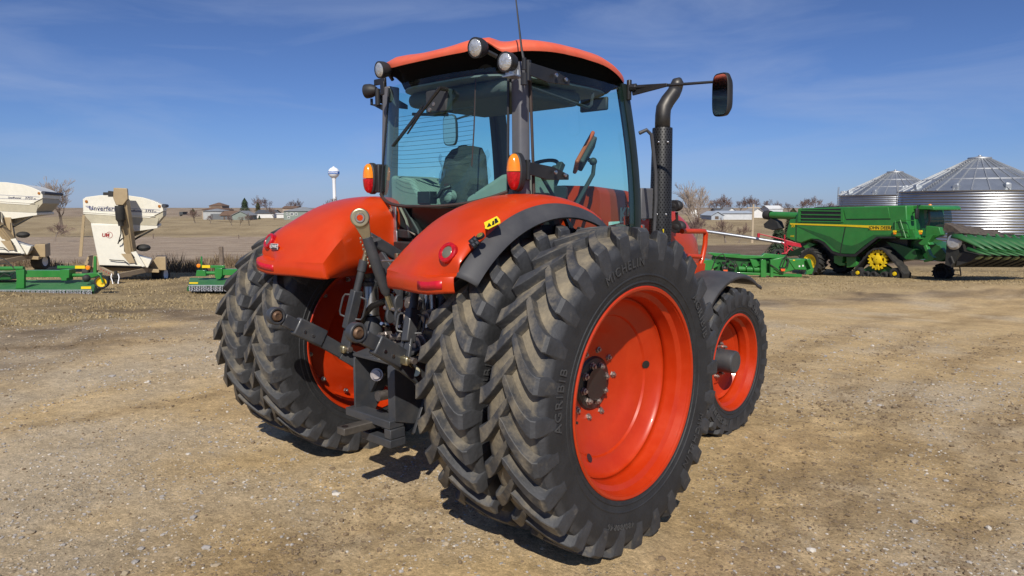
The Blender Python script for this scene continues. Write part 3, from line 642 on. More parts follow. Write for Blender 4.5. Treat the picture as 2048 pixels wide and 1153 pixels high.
b = MB(); pc = at(1339, 466, x=.70); b.add([at(1325, 459, x=.712), at(1336, 457, x=.712), at(1339, 471, x=.712), at(1328, 473, x=.712)], [(0, 1, 2, 3)]); b.build('hot_surface_sticker', YELST, XH, solid=.003, ang=0)
b = MB(); b.lathe([(0, .05), (.0, .15), (.22, .165), (.36, .15), (.46, .11), (.5, .05)], (EX + .05, EY + .12, 1.15), (0, 0, 1), 32); b.box((.62, 1.95, 1.05), (.3, .6, .3)); b.build('exhaust_treatment_box', BLKM, T, bevel=.02, ang=40)
b = MB(); b.box((.60, 1.79, 2.02), (.03, .24, .26)); b.box((.58, 1.56, 1.60), (.20, .14, .5)); b.build('bulkhead_panel', PILLAR, T, bevel=.01)
b = MB(); b.box((.58, 1.52, 1.66), (.05, .05, .52)); b.box((.66, 1.57, 1.62), (.06, .03, .45)); b.build('step_bracket', ORANGE, T, bevel=.01)
# front lamps on the bonnet side
for (u, v, r) in ((1352, 412, .068), (1357, 454, .075)):
    c = at(u, v, x=.52); b = MB(); b.sphere(c, r, 18, 12, (1, .8, .78)); b.lathe([(0, r * .75), (.01, r * .78), (.012, 0)], c + V((0, -r * .55, 0)), (0, -1, 0), 20); fl = b.build('front_lamp', BLACKP, T)
b = MB(); b.tube([at(1353, 425, x=.52), at(1354, 440, x=.52), at(1340, 450, x=.42)], .014, 6); b.build('lamp_post', BLKM, T)
# orange guard rail in front of the wheel
q = lambda u, v: at(u, v, x=.62)
b = MB(); b.tube([q(1364, 463), q(1400, 463), q(1408, 463), q(1411.5, 468), q(1410, 490), q(1404, 520), q(1399, 534)], .024, 10); b.tube([q(1366, 512), q(1401, 514)], .022, 10)
b.prism([q(1390, 527), q(1405, 527), q(1403, 547), q(1384, 549)], (.03, 0, 0)); b.build('guard_rail', ORANGE, T, ang=40)
# front fenders
for s in (1, -1):
    rows = []
    for j in range(25):
        th = rad(8 + (126 - 8) * j / 24); R_ = .80 + .02 * math.sin(th); rw_ = []
        for x, dr in ((.58, 0), (.60, .008), (.75, .012), (.92, .008), (.985, -.004), (1.003, -.02), (1.005, -.042)):
            rw_.append(V((s * x, FY - .0 - (R_ + dr) * math.cos(th), FZ + (R_ + dr) * math.sin(th))))
        if j >= 24:
            rw_ = [p + V((0, .02, .012)) for p in rw_]
        rows.append(rw_)
    b = MB(); b.grid(rows); ff = b.build('front_fender', FLARE, T, ang=40, solid=.01)
b = MB(); b.cyl((-.80, FY, FZ), (.80, FY, FZ), .09, 16); b.box((0, FY, FZ + .05), (.4, .3, .3)); b.build('front_axle', CAST, T)

mat('dull chrome', (.38, .36, .33), .28, .95, var=.25)
# ---- rear axle, hitch -------------------------------------------
b = MB(); b.lathe([(-.95, .10), (-.5, .14), (-.3, .2), (.3, .2), (.5, .14), (.95, .10)], (0, 0, AZ), (1, 0, 0), 24); b.cyl((.95, 0, AZ), (1.4, 0, AZ), .10, 20); b.cyl((-.95, 0, AZ), (-1.4, 0, AZ), .10, 20); b.build('rear_axle', BLKM, T)
b = MB(); b.box((.03, .45, 1.04), (.46, 1.2, .54)); b.box((.02, -.08, 1.12), (.40, .22, .54)); b.box((0, .05, 1.42), (.6, .4, .2)); b.build('transmission', CAST, T, bevel=.03)
for (x, y, z, r) in ((-.12, -.25, 1.2, .05), (.1, -.26, 1.05, .06), (.2, -.25, 1.25, .045), (.05, -.27, 1.33, .05), (.16, -.27, .95, .05), (.02, -.26, .93, .035)):
    MB().lathe([(0, r * 1.2), (.03, r * 1.2), (.03, r), (.07, r), (.07, r * .5), (.09, r * .5), (.09, 0)], (x, y, z), (0, -1, 0), 12).build('hydraulic_coupler', STEELD, T)
b = MB(); b.lathe([(0, .02), (.05, .022), (.055, .015), (.055, 0)], at(826, 600, y=-.3), (.9, -.4, .1), 12); b.tube([at(826, 600, y=-.3), at(812, 603, y=-.3), at(810, 612, y=-.3), at(822, 612, y=-.3)], .006, 6); b.build('coupler_cap', mat('blue plastic', (.01, .03, .25), .4), T)
for (u, v, yy, r) in ((781, 668, -.34, .022), (806, 672, -.3, .03), (818, 655, -.3, .022), (826, 640, -.28, .02), (790, 690, -.36, .026), (800, 705, -.34, .02), (775, 652, -.3, .018), (838, 628, -.26, .022)):
    c_ = at(u, v, y=yy); MB().lathe([(0, r), (.05, r), (.055, r * .7), (.10, r * .7), (.10, 0)], c_, (random.uniform(-.5, .5), -1, random.uniform(-.4, .4)), 6).build('hose_fitting', STEELD if r > .02 else STEEL, T)
b = MB(); b.prism([at(812, 572, y=-.16), at(838, 570, y=-.16), at(842, 590, y=-.16), at(822, 606, y=-.16), at(806, 600, y=-.16)], (0, .03, 0)); b.build('hitch_plate', GALV, T, bevel=.004)
# hoses
rn = random.Random(4)
for k in range(9):
    x0 = -.28 + .07 * k; b = MB(); z0 = 1.36 + rn.uniform(-.1, .15); p = [V((x0, -.12, z0)), V((x0 + rn.uniform(-.05, .05), -.24 - rn.uniform(0, .08), z0 + .02)), V((x0 + rn.uniform(-.1, .1), -.28, z0 - .16)), V((x0 + rn.uniform(-.08, .08), -.20, z0 - .36))]
    sm = [((1 - t) ** 3) * p[0] + 3 * t * (1 - t) ** 2 * p[1] + 3 * t * t * (1 - t) * p[2] + t ** 3 * p[3] for t in [i / 10 for i in range(11)]]
    b.tube(sm, .013, 7); b.build('hydraulic_hose', BLKM, T)
for s in (1, -1):
    if s < 0:
        ball = V((-.46, -1.055, 1.276)); pts = [ball, V((-.45, -.80, 1.127)), V((-.43, -.545, .945)), V((-.36, -.25, .73)), V((-.30, -.05, .58))]
    else:
        ball = V((.46, -1.055, 1.277)); pts = [ball, V((.45, -.80, 1.115)), V((.43, -.545, .90)), V((.38, -.3, .66)), V((.33, -.10, .52))]
    d = (pts[1] - ball).normalized(); nrm = d.cross(V((1, 0, 0))).normalized()
    b = MB()
    # link bar
    b.bar(pts[1] + d * -.10, pts[2], .032, .095, up=nrm); b.bar(pts[2] - d * .03, pts[3], .034, .10, up=nrm); b.bar(pts[3], pts[4], .04, .10, up=nrm)
    LK = b.build('lower_link', CAST, T, bevel=.006)
    b = MB(); b.bar(ball + d * .16, ball + d * .40, .062, .125, up=nrm); b.build('link_sleeve', CAST, LK, bevel=.012)
    b = MB(); b.lathe([(-.030, .040), (-.030, .054), (-.025, .060), (.025, .060), (.030, .054), (.030, .040)], ball, (1, 0, 0), 32, closed=True)
    b.bar(ball + d * .06, ball + d * .20, .045, .085, up=nrm); b.build('link_eye', CAST, LK, bevel=.006)
    b = MB(); b.lathe([(-.040, .018), (-.040, .026), (-.028, .035), (0, .040), (.028, .035), (.040, .026), (.040, .018)], ball, (1, 0, 0), 24, closed=True); b.lathe([(-.036, .018), (.036, .018), (.036, 0)], ball, (1, 0, 0), 16); b.build('link_ball', RUST, LK)
    b = MB()
    for t in (.23, .30): b.lathe([(0, .011), (.004, .011), (.004, 0)], ball + d * t + V((.032, 0, 0)) + nrm * .015, (1, 0, 0), 10)
    b.build('sleeve_pin', STEEL, LK)
    # lift rod
    if s < 0:
        tp = at(738, 478, x=-.33); bt_ = at(688, 692, x=-.445)
    else:
        tp = V((.36, -.50, 1.62)); bt_ = at(812, 715, x=.47)
    dd = (tp - bt_); L_ = dd.length; dd.normalize()
    pp_ = lambda t: bt_ + dd * (L_ * t)
    b = MB(); b.tube([pp_(.44), pp_(.74)], .027, 14); b.tube([pp_(.70), pp_(.80)], .033, 14); b.build('lift_rod', CAST, T, ang=40)
    LR = T.children[-1]
    LR = [o for o in D.objects if o.name.startswith('lift_rod')][-1]
    MB().tube([pp_(.78), pp_(.86), pp_(.96), pp_(1.0)], [.02, .017, .026, .03], 12).build('rod_end', ZINC, LR)
    b = MB(); sx = V((1, 0, 0)); b.bar(pp_(.16), pp_(.52), .075, .06, up=sx); b.build('rod_sleeve', CAST, LR, bevel=.008)
    b = MB(); side = dd.cross(V((1, 0, 0))).normalized(); lat = V((1, 0, 0)) if s < 0 else V((1, 0, 0))
    for sg in (-1, 1):
        w_ = (cR - dd * cR.dot(dd)).normalized() * sg
        b.tube([pp_(.26) + w_ * .03, pp_(.27) + w_ * .075, pp_(.30) + w_ * .085, pp_(.43) + w_ * .085, pp_(.46) + w_ * .075, pp_(.47) + w_ * .03], .007, 6)
    b.build('rod_handle', CAST, LR)
    b = MB(); b.bar(pp_(-.06), pp_(.20), .022, .07, up=sx); b.bar(pp_(-.06) + V((.06 * -s, 0, 0)), pp_(.18) + V((.03 * -s, 0, 0)), .022, .05, up=sx); b.build('rod_clevis', CAST, LR, bevel=.006)
    b = MB(); pv = pp_(-.02); b.box(pv + V((.03, -.03, 0)), (.075, .035, .055)); b.build('pivot_block', ZINC, LR, bevel=.012)
    b = MB(); b.cyl(pv + V((-.06, -.0, -.0)), pv + V((.09, 0, 0)), .02, 12); b.build('pivot_pin', STEELD, LR)
    # lift arm
    b = MB(); rk = V((s * .26, -.02, 1.52)); b.prism([rk + V((0, 0, .09)), rk + V((0, .06, -.05)), tp + V((-s * .03, .03, -.06)), tp + V((-s * .03, -.045, -.01)), tp + V((-s * .03, 0, .05))], (s * .05, 0, 0)); b.build('lift_arm', CAST, T, bevel=.012)
    MB().cyl(tp + V((-.06, 0, 0)), tp + V((.06, 0, 0)), .022, 12).build('lift_arm_pin', STEELD, T)
    # lift cylinder
    c0 = at(743, 632, y=-.27) if s < 0 else at(860, 655, y=-.24); c1 = at(741, 572, y=-.25) if s < 0 else at(858, 588, y=-.22)
    if s < 0:
        b = MB(); b.cyl(c0, c1, .058, 24); cy = b.build('lift_cylinder', MATS['dull chrome'], T); b = MB(); b.lathe([(0, .06), (.03, .062), (.04, .05), (.07, .045)], c1, (0, 0, 1), 20); b.sphere(c1 + V((0, 0, .09)), .055); b.build('cylinder_eye', CAST, cy)
        MB().lathe([(0, .06), (-.05, .075), (-.2, .085), (-.22, .02)], c0, (0, 0, 1), 20).build('cylinder_base', CAST, cy)
    else:
        cy = MB().cyl(c0 + V((-.025, 0, -.05)), c1 + V((-.025, 0, .02)), .024, 16).cyl(c0 + V((.035, 0, -.05)), c1 + V((.035, 0, .02)), .024, 16).build('lift_cylinder', MATS['dull chrome'], T)
        MB().box(c0 + V((0, .02, -.12)), (.16, .1, .24)).build('cylinder_base', BLKM, cy, bevel=.02)
# stabiliser turnbuckle at the right
b = MB(); b.tube([at(805, 712, x=.47), at(830, 743, x=.43), at(842, 752, x=.40)], .014, 8); b.lathe([(-.02, .03), (.02, .03), (.02, 0)], at(832, 744, x=.44), (.5, -.6, .2), 14); b.build('stabiliser', ZINC, T)
# top link, stowed upright
e = at(720, 436, x=.0); lo = at(783, 618, x=.03); d = (e - lo).normalized(); L_ = (e - lo).length
b = MB(); b.tube([lo + d * .10, lo + d * .13, lo + d * (L_ * .45), lo + d * (L_ - .17), lo + d * (L_ - .135)], [.020, .032, .036, .036, .03], 16); TL = b.build('top_link', CAST, T, ang=40)
axv = V((.80, -.6, 0)).normalized(); b = MB()
b.lathe([(-.022, .030), (-.022, .056), (-.016, .062), (.016, .062), (.022, .056), (.022, .030)], e, axv, 32, closed=True)
b.prism([e - d * .035 + axv.cross(d) * .05 - axv * .014, e - d * .15 + axv.cross(d) * .026 - axv * .014, e - d * .15 - axv.cross(d) * .026 - axv * .014, e - d * .035 - axv.cross(d) * .05 - axv * .014], axv * .028)
b.build('top_link_eye', ZINC, TL, bevel=.004)
b = MB(); b.lathe([(-.03, .02), (-.03, .03), (0, .036), (.03, .03), (.03, .02)], e, axv, 24, closed=True); b.build('eye_ball', STEELD, TL)
MB().tube([lo, lo + d * .11], .018, 10).build('threaded_rod', ZINC, TL)
b = MB(); b.bar(e - d * .17 + axv.cross(d) * .03, e - d * .17 - axv.cross(d) * .085, .02, .02); b.build('link_stop', CAST, TL)
b = MB()
for k in range(9):
    t = k / 8; p = (e - d * .13 + axv.cross(d) * (.045)).lerp(lo + d * (L_ * .5) + axv.cross(d) * .045, t); b.sphere(p + V((.004 * (-1) ** k, 0, 0)), .0055, 6, 5, (1, 1, 1.9))
b.build('retaining_chain', ZINC, TL)
for off in (-.045, .045):
    b = MB(); o_ = lo + V((off + .02, .0, 0)); pts = []
    for k in range(24):
        a = 2 * math.pi * k / 24; r_ = .055 + .028 * math.cos(2 * a); pts.append(o_ + V((0, r_ * .8 * math.sin(a) * 1.2, r_ * 1.25 * math.cos(a))))
    b.prism(pts, (.022, 0, 0)); b.build('top_link_hook', CAST, T, bevel=.006)
MB().tube([lo + V((-.07, 0, 0)), lo + V((.12, 0, 0))], .016, 10).build('hook_pin', STEELD, T)
b = MB(); b.prism([at(738, 482, y=-.30), at(760, 500, y=-.30), at(800, 560, y=-.30), at(800, 600, y=-.30), at(770, 560, y=-.30)], (0, .03, 0)); b.build('top_link_bracket', CAST, T, bevel=.006)
MB().tube([at(756, 522, y=-.40), at(794, 522, y=-.36)], .008, 8).build('locking_rod', STEELD, T)
b = MB(); b.box(at(795, 520, y=-.34), (.03, .03, .09)); b.build('rod_bracket', ZINC, T, bevel=.004)
MB().tube([at(724, 655, y=-.33), at(728, 630, y=-.36), at(745, 612, y=-.38), at(770, 602, y=-.36)], .022, 10).build('thick_hose', BLKM, T)
# galvanised strip and black boxes under the rear window
b = MB(); b.prism([at(781, 411, y=-.06), at(791, 411, y=-.06), at(792, 462, y=-.06), at(781, 462, y=-.06)], (0, .012, 0)); b.prism([at(783, 462, y=-.065), at(793, 462, y=-.065), at(794, 490, y=-.065), at(787, 492, y=-.065)], (0, .012, 0)); b.build('wiring_bracket', GALV, T, bevel=.003)
b = MB(); b.prism([at(793, 408, y=0), at(806, 410, y=0), at(835, 460, y=0), at(840, 490, y=0), at(793, 478, y=0)], (0, .05, 0)); b.box(V(at(815, 498, y=-.02)), (.22, .10, .11)); b.box(V(at(812, 468, y=-.0)), (.16, .08, .07)); b.build('valve_cover', BLACKP, T, bevel=.012)
b = MB(); b.tube([at(800, 415, y=-.03), at(812, 440, y=-.03), at(818, 462, y=-.03), at(812, 470, y=-.03)], .010, 6); b.tube([at(818, 462, y=-.03), at(830, 470, y=-.03)], .007, 6); b.build('cable_loom', mat('grey cable', (.22, .2, .16), .6), T)
# drawbar support
b = MB()
for x in (-.225, .165): b.prism([(x, -.60, .99), (x, -.62, .95), (x, -.62, .60), (x, -.46, .55), (x, -.36, .72), (x, -.20, .80), (x, -.10, .99)], (.022 if x < 0 else .075, 0, 0))
b.prism([(-.225, -.62, .97), (.187, -.62, .97), (.187, -.20, 1.04), (-.225, -.20, 1.04)], (0, 0, .02))
DB = b.build('drawbar_support', CAST, T, bevel=.004)
MB().box((-.02, -.60, .580), (.50, .12, .055)).build('cross_bar', CAST, DB, bevel=.005)
MB().box((.08, -.60, .455), (.32, .13, .055)).box((.205, -.60, .518), (.07, .12, .065)).box((-.04, -.58, .518), (.05, .1, .065)).build('lower_bracket', CAST, DB, bevel=.005)
b = MB(); b.bar((0, .1, .535), (0, -.88, .545), .085, .05); dbm = b.build('drawbar', mat('worn drawbar steel', (.085, .075, .065), .5, .3, var=.35, scale=12), DB, bevel=.006)
MB().lathe([(.0275, .0), (.0275, .022)], (0, -.845, .5445), (0, 0, 1), 16).build('drawbar_hole', BLKM, dbm)
pc1 = at(752, 750, y=-.50); pc0 = at(764, 748, y=-.36)
b = MB(); b.tube([pc0, pc1], .032, 18); b.tube([pc1 - (pc1 - pc0) * .25, pc1 - (pc1 - pc0) * .10], .045, 18); b.build('pto_shaft', STEELD, DB)
b = MB(); q1 = at(738, 786, y=-.48); b.bar(pc1 + V((-.01, .02, .0)), q1, .05, .035, up=(0, 1, 0)); b.tube([q1 + V((0, .04, 0)), q1 + V((0, -.03, 0))], .03, 14); b.build('shaft_guard_arm', CAST, DB, bevel=.005)
b = MB(); q2 = at(762, 792, y=-.44); b.tube([q2 + V((0, .05, 0)), q2 + V((0, -.03, 0))], .035, 16); b.build('hitch_pin_boss', STEELD, DB)
b = MB(); b.prism([(.20, -.30, .80), (.235, -.34, .80), (.26, -.45, .62), (.26, -.50, .50), (.22, -.48, .48), (.19, -.35, .6)], (.03, 0, 0)); b.build('sway_block', CAST, DB, bevel=.01)
# ================================================================== GROUND, SKY, LIGHT
def lerp_tab(tab, z):
    if z <= tab[0][0]: return tab[0][1]
    for (a, b), (c, d) in zip(tab, tab[1:]):
        if z <= c:
            t = (z - a) / (c - a); t = t * t * (3 - 2 * t); return b + (d - b) * t
    return tab[-1][1]
TL_ = [(22, -.36), (28, -.55), (40, -1.02), (75, -1.9), (110, -2.8), (150, -3.8), (172, -3.0), (230, -3.3), (300, -3.5), (450, -2.6), (700, -1.0), (1000, 0.2), (2500, -6)]
TR_ = [(28, -1.15), (36, -1.66), (41, -1.96), (46, -2.05), (65, -2.3), (95, -3.2), (130, -4.2), (155, -3.9), (260, -2.9), (400, -1.9), (700, -.6), (1000, .2), (2500, -6)]
def smax0(x): return .5 * (x + math.sqrt(x * x + .09)) - .05
def height(x, y):
    d = V((x - CAM.x, y - CAM.y, 0)); Z = d.dot(FH); X = d.dot(RH)
    near = -.0495 * max(0, smax0(y - .35)) - .008 * max(0, -x - 2)
    near = max(near, -2.4)
    if Z < 15: return near
    a = X / Z; w = max(0, min(1, (a + .25) / .5)); w = w * w * (3 - 2 * w)
    far = lerp_tab(TL_, Z) * (1 - w) + lerp_tab(TR_, Z) * w
    t = max(0, min(1, (Z - 15) / 12)); t = t * t * (3 - 2 * t)
    return near * (1 - t) + far * t
def gz(p): return V((p[0], p[1], height(p[0], p[1])))
def fbm(x, y, s, o=4, seed=0): return noise.fractal(V((x * s + seed * 17.3, y * s - seed * 9.1, seed * 3.7)), 1.0, 2.0, o)
# ---- one sheet to the horizon: fan rings around the camera
def mixc(a, b, t): t = max(0, min(1, t)); return tuple(p + (q - p) * t for p, q in zip(a, b))
DIRT = (.47, .335, .172); DIRT2 = (.335, .228, .112); GRAV = (.43, .34, .225); DARKD = (.115, .083, .055)
GRASS = (.32, .240, .130); GRASS2 = (.190, .140, .078); STUB = (.35, .275, .20); STUB2 = (.235, .175, .125); TILL = (.125, .090, .062); TAN = (.33, .255, .15); HILL = (.20, .15, .105)
TRK = []
for w_, px in ((.30, [(1545, 1160), (1580, 1000), (1640, 850), (1720, 745), (1850, 662), (2060, 605)]), (.26, [(1640, 1160), (1690, 980), (1760, 850), (1860, 750), (2060, 668)]), (.30, [(1900, 1160), (1960, 960), (2070, 800)]), (.35, [(1440, 1160), (1490, 980), (1520, 800), (1600, 700), (1760, 640), (2060, 585)]),
               (.16, [(-10, 865), (92, 848), (257, 822), (380, 800), (442, 787)]), (.10, [(150, 990), (185, 985), (240, 993)]), (.22, [(-10, 700), (200, 690), (430, 680)]), (.3, [(500, 1160), (700, 1060), (830, 1000)])):
    pl = []
    for (u, v) in px:
        z = 0
        for _ in range(8):
            p = at(u, v, z=z); z = height(p.x, p.y)
        pl.append((p.x, p.y))
    TRK.append((w_, pl))
def track(x, y):                         # wheel tracks and clod ridges
    t = 0; wob = .22 * fbm(x, y, .5, 2, 9)
    for w_, pl in TRK:
        for (ax, ay), (bx, by) in zip(pl, pl[1:]):
            dx, dy = bx - ax, by - ay; k = max(0, min(1, ((x - ax) * dx + (y - ay) * dy) / (dx * dx + dy * dy)))
            d = math.hypot(x - ax - k * dx, y - ay - k * dy) + wob
            if d < w_ * 1.6: t = max(t, 1 - abs(d) / (w_ * 1.6))
    return t
def gcol(x, y):
    d = V((x - CAM.x, y - CAM.y, 0)); Z = d.dot(FH); X = d.dot(RH)
    if Z < .5: return (*DIRT, 0)
    a = X / Z; n1 = fbm(x, y, .5, 4, 1); n2 = fbm(x, y, 2.2, 4, 2); n3 = fbm(x, y, .12, 3, 3)
    g = 0.0
    c = mixc(DIRT, DIRT2, .10 + .45 * n1 + .30 * n2)
    c = mixc(c, GRAV, .15 + .9 * fbm(x, y, .8, 3, 5) + .9 * max(0, -a - .15))
    t = track(x, y)
    if t > 0: c = mixc(c, tuple(q * .80 for q in DIRT2), min(.6, t * (.50 + .5 * n2 + .8 * fbm(x, y, 6, 3, 41))))
    zb = 12.6 + (a + .58) / 1.05 * 12.0 + 1.3 * n1 + .5 * n2
    if Z > zb - 3.2: c = mixc(c, DARKD, min(1, (Z - zb + 3.2) / 1.2) * (.55 + .6 * n1 + .25 * n2 if a < 0 or Z < 27 else .1))
    if Z > zb:
        gg = mixc(GRASS, GRASS2, .38 + .9 * n1 + .5 * n2); k = min(1, (Z - zb) / .8); c = mixc(c, gg, k); g = k
        if a > 0: c = mixc(c, DIRT, .35 * max(0, min(1, n3 * 3)))
    zf = 35 if a < 0 else 47
    if Z > zf:
        n4 = fbm(x, y, .05, 3, 4)
        rowz = math.sin((Z + .18 * X) * 1.1 + 2 * n4)
        f = mixc(STUB, STUB2, .4 + .28 * rowz + .5 * n1) if a < 0 else mixc(TILL, STUB2, .25 + .22 * rowz + .5 * n1)
        c = mixc(c, f, (Z - zf) / 2.5); g = 0
    ze = 112 + 6 * n3 if a < -.03 else 96 + 4 * n3
    if Z > ze:
        f = mixc(TAN, GRASS2, .2 + .9 * n3 + .5 * fbm(x, y, .09, 3, 7)); 
        if ze + 4 < Z < ze + 10: f = mixc(f, TAN, .8)
        if 128 < Z < 170: f = mixc(f, GRASS2, .25 + .9 * fbm(x, y, .06, 3, 8))
        c = mixc(c, f, (Z - ze) / 2); g = .3
    if Z > 330: c = mixc(c, mixc(HILL, STUB, .4 + n3), (Z - 330) / 60); g = 0
    k = 1.14 if Z < 30 else 1.06
    return (*[max(.01, min(.8, q * k)) for q in c], g)
angs = [-64 + i * .5 for i in range(257)]
near = []; r = .5
while r < 30: near.append(r); r *= 1.018
while r < 3000: near.append(r); r *= 1.035
b = MB(); rows = []; cols = []
yaw0 = math.atan2(FH.y, FH.x)
for r in near:
    row = []
    for a in angs:
        th = yaw0 - rad(a); x = CAM.x + r * math.cos(th); y = CAM.y + r * math.sin(th); z = height(x, y)
        if r < 26:
            z += .016 * fbm(x, y, 1.1, 4, 11) * min(1, r / 3) + .008 * fbm(x, y, 5, 3, 12) + .030 * track(x, y) * fbm(x, y, 4, 3, 51) + .02 * max(0, fbm(x, y, .9, 3, 6) - .25)
            for X_, Y_, hw_ in ((1.27, 0, .5), (-1.27, 0, .5), (FX, FY, .22), (-FX, FY, .22)):
                fx_ = max(0, abs(x - X_) - hw_); z += .022 * math.exp(-(fx_ / .10) ** 2 - ((y - Y_) / .34) ** 2)
        row.append(V((x, y, z))); cols.append(gcol(x, y))
    rows.append(row)
# rear half: coarse
b.grid(rows); nmain = len(b.v)
gm = D.materials.new('earth'); gm.use_nodes = True
me = D.meshes.new('ground'); me.from_pydata([tuple(v) for v in b.v], [], b.f); me.update()
ca = me.attributes.new('earth_colour', 'FLOAT_COLOR', 'POINT'); ca.data.foreach_set('color', [q for c in cols for q in c])
me.polygons.foreach_set('use_smooth', [True] * len(me.polygons)); me.materials.append(gm)
bm = bmesh.new(); bm.from_mesh(me); bmesh.ops.recalc_face_normals(bm, faces=bm.faces)
if sum(f.normal.z for f in bm.faces) < 0: bmesh.ops.reverse_faces(bm, faces=bm.faces)
bm.to_mesh(me); bm.free()
ground = D.objects.new('ground', me); COL.objects.link(ground); tag(ground, kind='structure')
# the yard behind the photographer
b = MB(); rws = []
for r in (.48, 3, 8, 20, 60, 200, 800):
    rws.append([V((CAM.x + r * math.cos(yaw0 - rad(a)), CAM.y + r * math.sin(yaw0 - rad(a)), -.012)) for a in [62 + i * (236 / 40) for i in range(41)]])
b.grid(rws); o = b.build('yard', mat('packed dirt', (.30, .235, .15), .95, var=.25, scale=1.5, bump=.6, bscale=12, spec=.1), None); tag(o, kind='structure')
nt = gm.node_tree; N = nt.nodes; L = nt.links; bs = N['Principled BSDF']; bs.inputs['Roughness'].default_value = .95; bs.inputs['Specular IOR Level'].default_value = .12
at_ = N.new('ShaderNodeAttribute'); at_.attribute_name = 'earth_colour'; tc = N.new('ShaderNodeTexCoord')
def nz(scale, det=8, ro=.65):
    n = N.new('ShaderNodeTexNoise'); n.inputs['Scale'].default_value = scale; n.inputs['Detail'].default_value = det; n.inputs['Roughness'].default_value = ro; L.new(tc.outputs['Object'], n.inputs['Vector']); return n.outputs['Fac']
def mr(src, a, b_, c, d):
    q = N.new('ShaderNodeMapRange'); q.inputs[1].default_value = a; q.inputs[2].default_value = b_; q.inputs[3].default_value = c; q.inputs[4].default_value = d; L.new(src, q.inputs[0]); return q.outputs[0]
def mul(a, b_):
    q = N.new('ShaderNodeMath'); q.operation = 'MULTIPLY'; L.new(a, q.inputs[0]); L.new(b_, q.inputs[1]); return q.outputs[0]
f1 = mr(nz(9, 12, .82), .32, .68, .62, 1.32); f2 = mr(nz(48, 8, .85), .34, .66, .52, 1.42); f3 = mr(nz(1.1, 6), .3, .7, .84, 1.14)
vo = N.new('ShaderNodeTexVoronoi'); vo.inputs['Scale'].default_value = 42; L.new(tc.outputs['Object'], vo.inputs['Vector'])
vs = N.new('ShaderNodeSeparateColor'); L.new(vo.outputs['Color'], vs.inputs[0])
peb = mr(vs.outputs[0], .74, .80, 0, 1); pebd = mr(vo.outputs['Distance'], .28, .42, 1, 0); pm = mul(mul(peb, pebd), mr(nz(1.6, 5, .6), .50, .66, 0, .8))
sx = N.new('ShaderNodeMix'); sx.data_type = 'RGBA'; sx.blend_type = 'MULTIPLY'; sx.inputs[0].default_value = 1
gr = N.new('ShaderNodeCombineColor'); k = mul(mul(f1, f2), f3); [L.new(k, gr.inputs[i]) for i in range(3)]
L.new(at_.outputs['Color'], sx.inputs[6]); L.new(gr.outputs[0], sx.inputs[7])
pc_ = N.new('ShaderNodeMix'); pc_.data_type = 'RGBA'; pc_.inputs[7].default_value = (.37, .33, .28, 1)
ia = N.new('ShaderNodeMath'); ia.operation = 'SUBTRACT'; ia.inputs[0].default_value = 1; L.new(at_.outputs['Alpha'], ia.inputs[1])
L.new(mul(pm, ia.outputs[0]), pc_.inputs[0]); L.new(sx.outputs[2], pc_.inputs[6]); L.new(pc_.outputs[2], bs.inputs['Base Color'])
bp = N.new('ShaderNodeBump'); bp.inputs['Strength'].default_value = 1.0; bp.inputs['Distance'].default_value = .03
hsum = N.new('ShaderNodeMath'); hsum.operation = 'MULTIPLY_ADD'; hsum.inputs[1].default_value = .5; L.new(pm, hsum.inputs[0]); L.new(mul(mr(nz(13, 12, .78), 0, 1, 0, 1), mr(nz(3), 0, 1, .6, 1.2)), hsum.inputs[2])
L.new(hsum.outputs[0], bp.inputs['Height']); L.new(bp.outputs[0], bs.inputs['Normal'])

